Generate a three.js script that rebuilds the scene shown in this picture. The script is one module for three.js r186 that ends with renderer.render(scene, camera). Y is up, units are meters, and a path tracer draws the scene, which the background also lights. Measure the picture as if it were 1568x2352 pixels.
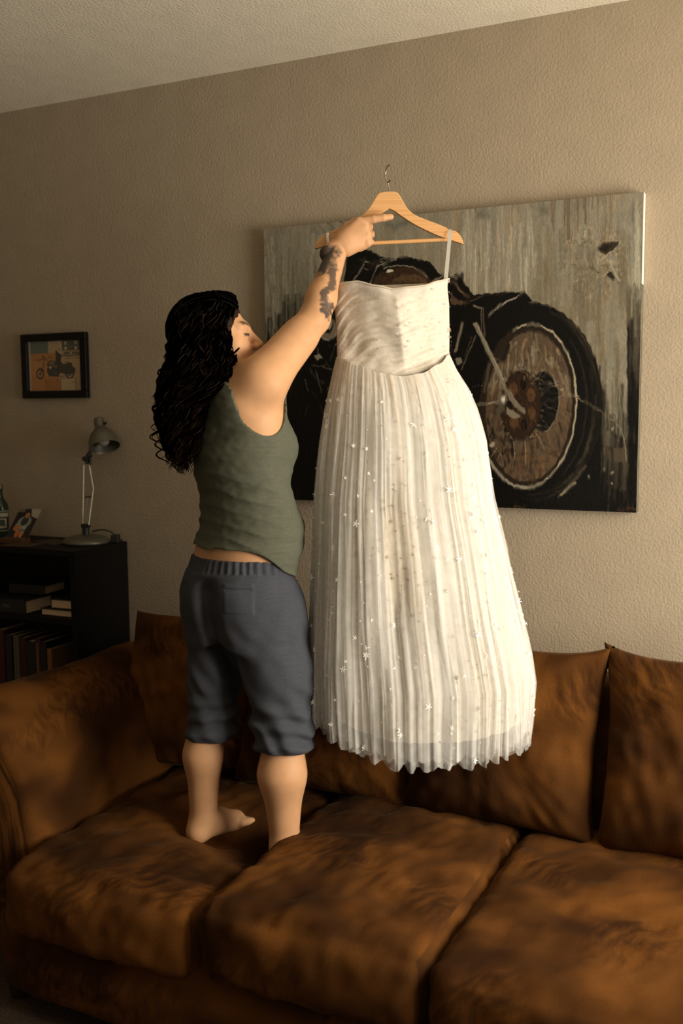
import * as THREE from 'three';
import { mergeGeometries } from 'three/addons/utils/BufferGeometryUtils.js';
import { RoundedBoxGeometry } from 'three/addons/geometries/RoundedBoxGeometry.js';
import { RectAreaLightUniformsLib } from 'three/addons/lights/RectAreaLightUniformsLib.js';
import { createNoise3D, createNoise2D } from 'simplex-noise';

// ---------------------------------------------------------------- camera, sky, daylight, exposure
const scene = new THREE.Scene();
const renderer = new THREE.WebGLRenderer();
renderer.toneMapping = THREE.LinearToneMapping;
renderer.toneMappingExposure = 0.93;
renderer.shadowMap.enabled = true;

const FOCAL = 2287, YAW = 0.4506, PITCH = 0.1025, ROLL = -0.0068;
const EYE = new THREE.Vector3(1.7281, 1.5911, 3.0204);
const camera = new THREE.PerspectiveCamera(2 * Math.atan(1176 / FOCAL) * 180 / Math.PI, 1568 / 2352, 0.05, 60);
const FWD = new THREE.Vector3(-Math.sin(YAW) * Math.cos(PITCH), -Math.sin(PITCH), -Math.cos(YAW) * Math.cos(PITCH));
const right0 = new THREE.Vector3(Math.cos(YAW), 0, -Math.sin(YAW));
const up0 = new THREE.Vector3().crossVectors(right0, FWD);
const RIGHT = right0.clone().multiplyScalar(Math.cos(ROLL)).addScaledVector(up0, Math.sin(ROLL));
const UPV = up0.clone().multiplyScalar(Math.cos(ROLL)).addScaledVector(right0, -Math.sin(ROLL));
camera.position.copy(EYE);
camera.up.copy(UPV);
camera.lookAt(EYE.clone().add(FWD));
camera.focus = 2.95;
camera.userData.fStop = 1.9;
scene.add(camera);

scene.background = new THREE.Color().setRGB(0.9, 0.92, 0.95);

RectAreaLightUniformsLib.init();
// daylight entering by the window in the side wall past the end of the sofa, and a little by the window behind the photographer
const DAY = new THREE.Color().setRGB(1.0, 0.92, 0.79);
function daylight(name, w, h, pos, target, power) {
  const l = new THREE.RectAreaLight(DAY, power, w, h);
  l.name = name; l.position.set(...pos); l.lookAt(...target); scene.add(l);
  return l;
}
const WINS = { x: 3.0, z0: 0.4, z1: 1.85, y0: 0.85, y1: 2.15 };
daylight('side_window_daylight', WINS.z1 - WINS.z0 - 0.1, WINS.y1 - WINS.y0 - 0.1, [WINS.x - 0.03, (WINS.y0 + WINS.y1) / 2, (WINS.z0 + WINS.z1) / 2], [0, (WINS.y0 + WINS.y1) / 2, (WINS.z0 + WINS.z1) / 2], 21);
const WIN = { z: 5.0, x0: 0.9, x1: 2.1, y0: 1.0, y1: 2.1 };
daylight('front_window_daylight', WIN.x1 - WIN.x0 - 0.1, WIN.y1 - WIN.y0 - 0.1, [(WIN.x0 + WIN.x1) / 2, (WIN.y0 + WIN.y1) / 2, WIN.z - 0.03], [(WIN.x0 + WIN.x1) / 2, (WIN.y0 + WIN.y1) / 2, 0], 0.75);

// ---------------------------------------------------------------- helpers
function rng(seed) { let s = seed >>> 0; return () => { s = (s + 0x6D2B79F5) | 0; let t = Math.imul(s ^ (s >>> 15), 1 | s); t = (t + Math.imul(t ^ (t >>> 7), 61 | t)) ^ t; return ((t ^ (t >>> 14)) >>> 0) / 4294967296; }; }
const noise3 = createNoise3D(rng(7)), noise2 = createNoise2D(rng(11));
const clamp = (v, a, b) => Math.min(b, Math.max(a, v));
const mix = (a, b, t) => a + (b - a) * t;
const smooth = (a, b, v) => { const t = clamp((v - a) / (b - a), 0, 1); return t * t * (3 - 2 * t); };
const V = (x, y, z) => new THREE.Vector3(x, y, z);
const lin = (r, g, b) => new THREE.Color().setRGB(r, g, b);
// a photo pixel gives a direction; the distance comes from what the thing touches
const ray = (px, py) => FWD.clone().addScaledVector(RIGHT, (px - 784) / FOCAL).addScaledVector(UPV, -(py - 1176) / FOCAL);
const P = (px, py, depth) => EYE.clone().addScaledVector(ray(px, py), depth);
const onY = (px, py, y) => { const d = ray(px, py); return EYE.clone().addScaledVector(d, (y - EYE.y) / d.y); };
const onZ = (px, py, z) => { const d = ray(px, py); return EYE.clone().addScaledVector(d, (z - EYE.z) / d.z); };
const RH = V(RIGHT.x, 0, RIGHT.z).normalize(), FH = V(FWD.x, 0, FWD.z).normalize();

const taken = {};
function numbered(name) { if (taken[name] === undefined) { taken[name] = 0; return name; } taken[name]++; return `${name}_${String(taken[name]).padStart(3, '0')}`; }
function shadows(o) { o.traverse(m => { if (m.isMesh) { m.castShadow = true; m.receiveShadow = true; } }); }
function mesh(name, geo, mat, parent) { const m = new THREE.Mesh(geo, mat); m.name = name; m.castShadow = m.receiveShadow = true; if (parent) parent.add(m); return m; }
function thing(name, label, category, pos = [0, 0, 0], turn = 0, group) {
  const g = new THREE.Group(); g.name = numbered(name); g.position.set(...pos); g.rotation.y = turn;
  g.userData = { label, category }; if (group) g.userData.group = group;
  scene.add(g); return g;
}
function single(name, geo, mat, label, category, group) {
  const m = mesh(numbered(name), geo, mat); m.userData = { label, category }; if (group) m.userData.group = group;
  scene.add(m); return m;
}
function structure(name, geo, mat, label, category) {
  const m = mesh(name, geo, mat); m.userData = { kind: 'structure', label, category }; scene.add(m); return m;
}
const boxAt = (x0, x1, y0, y1, z0, z1) => { const g = new THREE.BoxGeometry(x1 - x0, y1 - y0, z1 - z0); g.translate((x0 + x1) / 2, (y0 + y1) / 2, (z0 + z1) / 2); return g; };
const rbox = (w, h, d, r = 0.004, s = 2) => new RoundedBoxGeometry(w, h, d, s, r);
const rboxAt = (x0, x1, y0, y1, z0, z1, r = 0.004) => { const g = rbox(x1 - x0, y1 - y0, z1 - z0, r); g.translate((x0 + x1) / 2, (y0 + y1) / 2, (z0 + z1) / 2); return g; };
// uv in metres by the main direction of each face's normal
function metricUV(g, s = 1, off = [0, 0]) {
  const p = g.attributes.position, n = g.attributes.normal, uv = new Float32Array(p.count * 2);
  for (let i = 0; i < p.count; i++) {
    const x = p.getX(i), y = p.getY(i), z = p.getZ(i), ax = Math.abs(n.getX(i)), ay = Math.abs(n.getY(i)), az = Math.abs(n.getZ(i));
    let u, v; if (ay >= ax && ay >= az) { u = x; v = z; } else if (ax >= az) { u = z; v = y; } else { u = x; v = y; }
    uv[2 * i] = u / s + off[0]; uv[2 * i + 1] = v / s + off[1];
  }
  g.setAttribute('uv', new THREE.BufferAttribute(uv, 2)); return g;
}
// smooth normals across vertices that share a place (uv seams stay)
function weldNormals(g) {
  g.computeVertexNormals();
  const p = g.attributes.position, n = g.attributes.normal, map = new Map();
  const key = i => `${Math.round(p.getX(i) * 2e4)},${Math.round(p.getY(i) * 2e4)},${Math.round(p.getZ(i) * 2e4)}`;
  for (let i = 0; i < p.count; i++) { const k = key(i); const a = map.get(k) || [0, 0, 0]; a[0] += n.getX(i); a[1] += n.getY(i); a[2] += n.getZ(i); map.set(k, a); }
  for (let i = 0; i < p.count; i++) { const a = map.get(key(i)), l = Math.hypot(...a) || 1; n.setXYZ(i, a[0] / l, a[1] / l, a[2] / l); }
  return g;
}
function tube(points, radius, radial = 8, seg = 0, closed = false) {
  const c = new THREE.CatmullRomCurve3(points, closed, 'centripetal');
  return new THREE.TubeGeometry(c, seg || Math.max(8, points.length * 5), radius, radial, closed);
}
function rod(a, b, r, radial = 10) {
  const d = b.clone().sub(a), g = new THREE.CylinderGeometry(r, r, d.length(), radial, 1);
  g.applyQuaternion(new THREE.Quaternion().setFromUnitVectors(V(0, 1, 0), d.clone().normalize())); g.translate((a.x + b.x) / 2, (a.y + b.y) / 2, (a.z + b.z) / 2); return g;
}
const plain = gs => mergeGeometries(gs.map(g => { const q = g.index ? g.toNonIndexed() : g; for (const k of Object.keys(q.attributes)) if (!['position', 'normal', 'uv'].includes(k)) q.deleteAttribute(k); return q; }));
// canvas and data textures
function dataTexture(n, fill, srgb) {
  const d = new Uint8Array(n * n * 4);
  for (let y = 0; y < n; y++) for (let x = 0; x < n; x++) { const c = fill(x / n, y / n), i = (y * n + x) * 4; d[i] = clamp(c[0], 0, 255); d[i + 1] = clamp(c[1], 0, 255); d[i + 2] = clamp(c[2], 0, 255); d[i + 3] = 255; }
  const t = new THREE.DataTexture(d, n, n); t.wrapS = t.wrapT = THREE.RepeatWrapping; t.magFilter = t.minFilter = THREE.LinearFilter; if (srgb) t.colorSpace = THREE.SRGBColorSpace; t.needsUpdate = true; return t;
}
// gradient noise that tiles over the unit square, f cells a side
function tileNoise(u, v, f, seed) {
  f = Math.round(f); const x = u * f, y = v * f, x0 = Math.floor(x), y0 = Math.floor(y), fx = x - x0, fy = y - y0;
  const g = (i, j, dx, dy) => { i = ((i % f) + f) % f; j = ((j % f) + f) % f; let h = Math.imul(i + 1, 374761393) ^ Math.imul(j + 1, 668265263) ^ Math.imul(seed + 1, 1274126177); h = Math.imul(h ^ (h >>> 13), 1103515245); h ^= h >>> 16; const a = (h & 1023) / 1023 * 6.28318; return Math.cos(a) * dx + Math.sin(a) * dy; };
  const sx = fx * fx * fx * (fx * (fx * 6 - 15) + 10), sy = fy * fy * fy * (fy * (fy * 6 - 15) + 10);
  return 1.5 * mix(mix(g(x0, y0, fx, fy), g(x0 + 1, y0, fx - 1, fy), sx), mix(g(x0, y0 + 1, fx, fy - 1), g(x0 + 1, y0 + 1, fx - 1, fy - 1), sx), sy);
}
function drawn(w, h, draw) {
  const c = document.createElement('canvas'); c.width = w; c.height = h; draw(c.getContext('2d'), w, h);
  const t = new THREE.CanvasTexture(c); t.colorSpace = THREE.SRGBColorSpace; t.magFilter = THREE.LinearFilter; return t;
}
const rep = (t, x, y = x) => { const c = t.clone(); c.wrapS = c.wrapT = THREE.RepeatWrapping; c.repeat.set(x, y); c.needsUpdate = true; return c; };
// ---------------------------------------------------------------- materials of the room
const peelTex = dataTexture(512, (u, v) => {
  const n = tileNoise(u, v, 60, 3) * 0.7 + tileNoise(u, v, 110, 9) * 0.35 + tileNoise(u, v, 26, 5) * 0.3;
  const k = 128 + 110 * Math.tanh(n * 1.4); return [k, k, k];
});
const paintTone = dataTexture(256, (u, v) => { const k = 250 + 5 * tileNoise(u, v, 5, 31) + 3 * tileNoise(u, v, 40, 12); return [k, k, k]; }, true);
const wallMat = new THREE.MeshStandardMaterial({ color: lin(0.395, 0.318, 0.218), roughness: 0.85, bumpMap: peelTex, bumpScale: 0.0011, map: paintTone });
const ceilMat = new THREE.MeshStandardMaterial({ color: lin(0.84, 0.755, 0.59), roughness: 0.92, bumpMap: peelTex, bumpScale: 0.0012, map: paintTone });
const carpetTex = dataTexture(256, (u, v) => { const k = 78 + 18 * tileNoise(u, v, 60, 2) + 10 * tileNoise(u, v, 8, 4); return [k, k * 0.8, k * 0.6]; }, true);
const carpetMat = new THREE.MeshStandardMaterial({ color: lin(0.9, 0.9, 0.9), map: carpetTex, roughness: 1 });
const trimMat = new THREE.MeshStandardMaterial({ color: lin(0.7, 0.66, 0.58), roughness: 0.5 });
const glassMat = new THREE.MeshPhysicalMaterial({ color: 0xffffff, transmission: 1, thickness: 0, roughness: 0.02, ior: 1.5 });

const ROOM = { x0: -3.2, x1: 3.0, z1: 5.0, h: 2.74, t: 0.12 };
const uvWall = g => metricUV(g, 0.45);
{
  const { x0, x1, z1, h, t } = ROOM;
  structure('wall_back', uvWall(boxAt(x0 - t, x1 + t, 0, h, -t, 0)), wallMat, 'tan painted wall with orange-peel texture behind the sofa', 'wall');
  structure('wall_left', uvWall(boxAt(x0 - t, x0, 0, h, 0, z1)), wallMat, 'tan painted side wall beyond the bookcase', 'wall');
  structure('wall_right', uvWall(plain([boxAt(x1, x1 + t, 0, h, 0, WINS.z0), boxAt(x1, x1 + t, 0, h, WINS.z1, z1), boxAt(x1, x1 + t, WINS.y1, h, WINS.z0, WINS.z1), boxAt(x1, x1 + t, 0, WINS.y0, WINS.z0, WINS.z1)])), wallMat, 'tan painted side wall with the window that lights the sofa', 'wall');
  structure('wall_front', uvWall(plain([boxAt(x0 - t, WIN.x0, 0, h, z1, z1 + t), boxAt(WIN.x1, x1 + t, 0, h, z1, z1 + t), boxAt(WIN.x0, WIN.x1, 0, WIN.y0, z1, z1 + t), boxAt(WIN.x0, WIN.x1, WIN.y1, h, z1, z1 + t)])), wallMat, 'tan painted wall facing the sofa with one window', 'wall');
  structure('floor', metricUV(boxAt(x0 - t, x1 + t, -t, 0, -t, z1 + t), 0.5), carpetMat, 'brown carpeted floor under the sofa', 'floor');
  structure('ceiling', metricUV(boxAt(x0 - t, x1 + t, h, h + t, -t, z1 + t), 0.45), ceilMat, 'off-white textured ceiling above the tan wall', 'ceiling');
  const bb = (name, g, label) => structure(name, g, trimMat, label, 'baseboard');
  bb('baseboard_back', rboxAt(x0, x1, 0, 0.09, 0, 0.014), 'off-white baseboard along the wall behind the sofa');
  bb('baseboard_left', rboxAt(x0, x0 + 0.014, 0, 0.09, 0.014, z1 - 0.014), 'off-white baseboard along the side wall past the bookcase');
  bb('baseboard_front', rboxAt(x0, x1, 0, 0.09, z1 - 0.014, z1), 'off-white baseboard under the window wall');
  const f = 0.05, fx = x1 + 0.05;
  bb('baseboard_right', rboxAt(x1 - 0.014, x1, 0, 0.09, 0.014, z1 - 0.014), 'off-white baseboard under the side window');
  const d = new THREE.Group(); d.name = 'window_2'; d.userData = { kind: 'structure', label: 'white framed window in the side wall, lighting the sofa', category: 'window' }; scene.add(d);
  const { y0, y1, z0: za, z1: zb } = WINS, zm = (za + zb) / 2;
  for (const q of [[za, za + f, y0, y1], [zb - f, zb, y0, y1], [zm - 0.02, zm + 0.02, y0 + f, y1 - f], [za + f, zb - f, y0, y0 + f], [za + f, zb - f, y1 - f, y1]]) mesh('window_frame', boxAt(fx - 0.03, fx + 0.03, q[2], q[3], q[0], q[1]), trimMat, d);
  mesh('pane', boxAt(fx - 0.003, fx + 0.003, y0 + f, y1 - f, za + f, zm - 0.02), glassMat, d); mesh('pane', boxAt(fx - 0.003, fx + 0.003, y0 + f, y1 - f, zm + 0.02, zb - f), glassMat, d);
  mesh('window_sill', rboxAt(x1 - 0.04, x1 + 0.02, y0 - 0.025, y0, za - 0.03, zb + 0.03), trimMat, d);
  const w = new THREE.Group(); w.name = 'window_1'; w.userData = { kind: 'structure', label: 'white framed window in the wall facing the sofa', category: 'window' }; scene.add(w);
  const zz = z1 + 0.05;
  mesh('window_frame', plain([boxAt(WIN.x0, WIN.x0 + f, WIN.y0, WIN.y1, zz - 0.03, zz + 0.03), boxAt(WIN.x1 - f, WIN.x1, WIN.y0, WIN.y1, zz - 0.03, zz + 0.03), boxAt(WIN.x0 + f, WIN.x1 - f, WIN.y0, WIN.y0 + f, zz - 0.03, zz + 0.03), boxAt(WIN.x0 + f, WIN.x1 - f, WIN.y1 - f, WIN.y1, zz - 0.03, zz + 0.03)]), trimMat, w);
  mesh('pane', boxAt(WIN.x0 + f, WIN.x1 - f, WIN.y0 + f, WIN.y1 - f, zz - 0.003, zz + 0.003), glassMat, w);
}
// ---------------------------------------------------------------- brown microsuede sofa with loose cushions
// brushed nap: patches where the pile lies one way or the other, in streaks as hands leave them
const suedeTex = dataTexture(1024, (u, v) => {
  const wu = u + 0.06 * tileNoise(u, v, 4, 1) + 0.012 * tileNoise(u, v, 16, 3), wv = v + 0.06 * tileNoise(u, v, 4, 2) + 0.012 * tileNoise(u, v, 16, 4);
  const a = tileNoise(wu, wv, 4, 21) * 0.75 + tileNoise(wu, wv, 8, 22) * 0.5 + tileNoise(wu, wv, 17, 23) * 0.22;
  // brushed smears: short strokes whose edges show, in a few places
  const m = smooth(0.05, 0.5, tileNoise(u, v, 5, 41)), st = m * (tileNoise(wu * 2 + wv, wv, 30, 42) * 0.4 + tileNoise(wu * 3 + wv, wv, 70, 43) * 0.2);
  const k = smooth(-0.75, 0.75, a + st);
  const g = 1 + 0.05 * tileNoise(u, v, 220, 5);
  return [mix(62, 134, k) * g, mix(38, 89, k) * g, mix(16, 42, k) * g];
}, true);
const suedeBump = dataTexture(256, (u, v) => { const k = 128 + 70 * tileNoise(u, v, 50, 8) + 40 * tileNoise(u, v, 90, 6); return [k, k, k]; });
const suedeMat = new THREE.MeshPhysicalMaterial({ color: lin(0.60, 0.53, 0.42), map: suedeTex, roughness: 0.95, sheen: 0.15, sheenColor: lin(0.75, 0.5, 0.25), sheenRoughness: 0.5, specularIntensity: 0.2, bumpMap: rep(suedeBump, 6), bumpScale: 0.0006 });
const SUEDE_M = 1.3;

function seatCushion(w, h, d, o = {}) {
  const { r = 0.06, puff = 0.03, seed = 0, press = [], n = 34 } = o;
  const g = new THREE.BoxGeometry(w, h, d, n, 14, n), p = g.attributes.position, uv = g.attributes.uv, nn = g.attributes.normal;
  for (let i = 0; i < p.count; i++) {
    const x = p.getX(i), y = p.getY(i), z = p.getZ(i);
    const ax = Math.abs(nn.getX(i)), ay = Math.abs(nn.getY(i));
    let u, v; if (ay > 0.5) { u = x; v = z; } else if (ax > 0.5) { u = z + 0.7; v = y + 1.1; } else { u = x; v = d / 2 + (h / 2 - y); }
    uv.setXY(i, u / SUEDE_M + seed * 0.371, v / SUEDE_M + seed * 0.217);
    const cx = clamp(x, -w / 2 + r, w / 2 - r), cy = clamp(y, -h / 2 + r, h / 2 - r), cz = clamp(z, -d / 2 + r, d / 2 - r);
    let dx = x - cx, dy = y - cy, dz = z - cz; const l = Math.hypot(dx, dy, dz) || 1;
    let X = cx + dx / l * r, Y = cy + dy / l * r, Z = cz + dz / l * r;
    const fu = Math.cos(Math.PI * clamp(x / w, -0.5, 0.5)), fv = Math.cos(Math.PI * clamp(z / d, -0.5, 0.5)), fy = Math.cos(Math.PI * clamp(y / h, -0.5, 0.5));
    Y += puff * Math.sign(y) * Math.pow(Math.abs(2 * y / h), 3) * Math.pow(fu * fv, 0.6);
    Z += 0.035 * (2 * z / d) ** 3 * Math.pow(fu * fy, 0.5) * (z > 0 ? 1 : 0.3);
    X += 0.008 * (2 * x / w) ** 3 * Math.pow(fv * fy, 0.5);
    const wr = 0.006 * noise3(X * 7 + seed * 9, Y * 9, Z * 7) + 0.0035 * noise3(X * 18 + seed * 5, Y * 14, Z * 18);
    X += dx / l * wr; Y += dy / l * wr * 1.4; Z += dz / l * wr;
    for (const [qx, qz, qr, qd] of press) if (y > -h * 0.2) { const q = Math.hypot(X - qx, (Z - qz)) / qr; Y -= qd * Math.exp(-q * q * 1.6) * smooth(-h * 0.2, h * 0.5, y); }
    p.setXYZ(i, X, Y, Z);
  }
  return weldNormals(g);
}
// a knife-edge pillow: fat in the middle, thin at the seam, corners drawn out
function pillow(w, h, t, o = {}) {
  const { seed = 0, n = 44, ear = 0.03, wr = 1 } = o, pos = [], uv = [], idx = [];
  for (const s of [1, -1]) {
    const base = pos.length / 3;
    for (let j = 0; j <= n; j++) for (let i = 0; i <= n; i++) {
      const a = i / n * 2 - 1, b = j / n * 2 - 1;
      // denser towards the seam
      const u = Math.sin(a * Math.PI / 2) * 0.35 + a * 0.65, v = Math.sin(b * Math.PI / 2) * 0.35 + b * 0.65;
      const corner = Math.pow(Math.abs(u * v), 5);
      let x = w / 2 * u * (1 - 0.055 * (1 - v * v)) * (1) + Math.sign(u) * ear * corner * 0.7;
      let y = h / 2 * v * (1 - 0.045 * (1 - u * u)) + Math.sign(v) * ear * corner * (v > 0 ? 1.4 : 0.5);
      const e = Math.max(0, (1 - Math.pow(Math.abs(u), 3.2)) * (1 - Math.pow(Math.abs(v), 3.4)));
      let z = t / 2 * Math.pow(e, 0.42);
      z *= 1 - 0.16 * v;                                    // the filling settles downwards
      const rim = 1 - Math.pow(e, 0.8);
      const k = Math.atan2(v, u);
      z += wr * (0.009 * noise3(x * 6 + seed * 3, y * 6, s * 3 + seed) + 0.010 * rim * Math.pow(e, 0.25) * noise3(Math.cos(k) * 5 + seed, Math.sin(k) * 5, seed * 2.3 + s) + 0.010 * Math.pow(e, 0.3) * (1 - 0.6 * smooth(0.3, -0.6, -Math.abs(v))) * noise3(x * 15 + y * 4 + seed, y * 11 - x * 5, s * 5 + seed)) * Math.min(1, e * 6);
      pos.push(x, y, s * z);
      uv.push(x / SUEDE_M + seed * 0.291 + (s < 0 ? 0.5 : 0), y / SUEDE_M + seed * 0.413);
    }
    for (let j = 0; j < n; j++) for (let i = 0; i < n; i++) {
      const q = base + j * (n + 1) + i, r = q + n + 1;
      if (s > 0) idx.push(q, q + 1, r, q + 1, r + 1, r); else idx.push(q, r, q + 1, q + 1, r, r + 1);
    }
  }
  const g = new THREE.BufferGeometry(); g.setAttribute('position', new THREE.Float32BufferAttribute(pos, 3)); g.setAttribute('uv', new THREE.Float32BufferAttribute(uv, 2)); g.setIndex(idx);
  return weldNormals(g);
}
const SEAT_Y = 0.46;
{
  // frame: base, back, two flared arms
  const s = thing('sofa', 'brown microsuede sofa frame with flared padded arms under the loose cushions', 'sofa', [0.75, 0, 0.55]);
  const loc = g => { g.translate(-0.75, 0, -0.55); return g; };
  const suedeBox = (x0, x1, y0, y1, z0, z1, r, seed, n = 16) => { const g = seatCushion(x1 - x0, y1 - y0, z1 - z0, { r, puff: 0.006, seed, n }); g.translate((x0 + x1) / 2, (y0 + y1) / 2, (z0 + z1) / 2); return loc(g); };
  mesh('base', suedeBox(-0.2, 1.86, 0.06, 0.29, 0.16, 1.16, 0.03, 11), suedeMat, s);
  mesh('back', suedeBox(-0.3, 1.96, 0.1, 0.82, 0.06, 0.26, 0.07, 12), suedeMat, s);
  // flared arm: profile in x,y swept along z with a rounded pillow front
  function arm(side) {
    const prof = [[-0.02, 0.08], [0.0, 0.3], [-0.005, 0.45], [-0.03, 0.56], [-0.09, 0.66], [-0.17, 0.735], [-0.26, 0.775], [-0.34, 0.77], [-0.40, 0.72], [-0.41, 0.65], [-0.365, 0.58], [-0.31, 0.5], [-0.27, 0.4], [-0.255, 0.25], [-0.255, 0.08]];
    const crv = new THREE.CatmullRomCurve3(prof.map(q => V(q[0], q[1], 0)), true, 'catmullrom', 0.4);
    const m = 72, nz = 40, z0 = 0.1, z1 = 1.06, pos = [], uv = [], idx = [];
    const ring = crv.getSpacedPoints(m); let cen = V(-0.17, 0.5, 0);
    for (let j = 0; j <= nz; j++) {
      const f = j / nz, z = mix(z0, z1, f);
      const endF = clamp((z1 - z) / 0.08, 0, 1), sh = 1 - 0.16 * (1 - Math.sqrt(1 - (1 - endF) ** 2));
      for (let i = 0; i <= m; i++) {
        const q = ring[i]; let x = q.x, y = q.y;
        const ax = mix(-0.17, x, sh), ay = mix(mix(0.4, 0.62, smooth(0.3, 0.7, y)), y, sh);
        const wr = 0.007 * noise3(ax * 6 + side, ay * 6, z * 5) + 0.004 * noise3(ax * 16, ay * 16 + side * 3, z * 12);
        const dx = ax + 0.17, dy = ay - 0.5, l = Math.hypot(dx, dy) || 1;
        pos.push((ax + dx / l * wr) * side, ay + dy / l * wr, z);
        uv.push(z / SUEDE_M + side, (i / m * 2.1) / SUEDE_M + 0.31);
      }
    }
    for (let j = 0; j < nz; j++) for (let i = 0; i < m; i++) { const a = j * (m + 1) + i, b = a + m + 1; if (side > 0) idx.push(a, b, a + 1, a + 1, b, b + 1); else idx.push(a, a + 1, b, a + 1, b + 1, b); }
    for (const j of [0, nz]) {
      const c = pos.length / 3; pos.push(cen.x * side, cen.y, mix(z0, z1, j / nz) + (j ? 0.02 : 0)); uv.push(0.3, 0.3);
      for (let i = 0; i < m; i++) { const a = j * (m + 1) + i; const fwd = (j === 0) !== (side < 0); if (fwd) idx.push(c, a, a + 1); else idx.push(c, a + 1, a); }
    }
    const g = new THREE.BufferGeometry(); g.setAttribute('position', new THREE.Float32BufferAttribute(pos, 3)); g.setAttribute('uv', new THREE.Float32BufferAttribute(uv, 2)); g.setIndex(idx);
    return weldNormals(g);
  }
  const al = arm(1); al.translate(-0.14, 0, 0); mesh('arm', loc(al), suedeMat, s);
  const ar = arm(-1); ar.translate(1.83, 0, 0); mesh('arm', loc(ar), suedeMat, s);
  const footMat = new THREE.MeshStandardMaterial({ color: lin(0.02, 0.012, 0.008), roughness: 0.5 });
  for (const [x, z] of [[-0.2, 1.08], [1.88, 1.08], [-0.2, 0.2], [1.88, 0.2]]) { const g = new THREE.CylinderGeometry(0.035, 0.026, 0.085, 16); g.translate(x, 0.0425, z); mesh('foot', loc(g), footMat, s); }

  const seats = [
    [-0.135, 0.45, 0.448, 'seat cushion pressed down under the standing person, next to the flared arm', 1, [[0.085, 0.0, 0.13, 0.062], [0.29, 0.0, 0.15, 0.095]]],
    [0.46, 1.02, SEAT_Y + 0.012, 'middle seat cushion of the brown sofa, flanked by two others', 2, []],
    [1.03, 1.82, SEAT_Y, 'wide seat cushion of the brown sofa beside the plump middle one, away from the person', 3, []],
  ];
  for (const [x0, x1, top, label, seed, press] of seats) {
    const h = 0.19, g = seatCushion(x1 - x0, h, 0.84, { r: 0.042, puff: 0.024, seed, press, n: 44 });
    const m = single('seat_cushion', g, suedeMat, label, 'cushion', 'loose seat cushions of the sofa');
    m.position.set((x0 + x1) / 2, top - h / 2 - 0.012, 0.775);
  }
  const backs = [
    [-0.09, 0.5, 0.50, 0.155, 'back cushion in the sofa corner by the flared arm, behind the standing person', 4, 0.06, 0.0],
    [0.41, 0.57, 0.5, 0.2, 'back cushion mostly hidden behind the white dress', 5, 0.0, 0.03],
    [0.955, 0.53, 0.5, 0.215, 'back cushion showing its pointed corner past the hem of the dress', 6, -0.015, 0.0],
    [1.50, 0.55, 0.52, 0.225, 'back cushion with wrinkled corner, next in the row past the dress, away from the person', 7, 0.03, -0.04],
  ];
  for (const [x, w, h, t, label, seed, roll, yaw] of backs) {
    const g = pillow(w, h, t, { seed, ear: seed === 4 ? 0.004 : 0.02, wr: 1.2 });
    const m = single('back_cushion', g, suedeMat, label, 'cushion', 'loose back cushions of the sofa');
    m.position.set(x, 0.685, 0.385); m.rotation.set(-0.3, yaw, roll, 'YXZ');
  }
}
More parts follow.
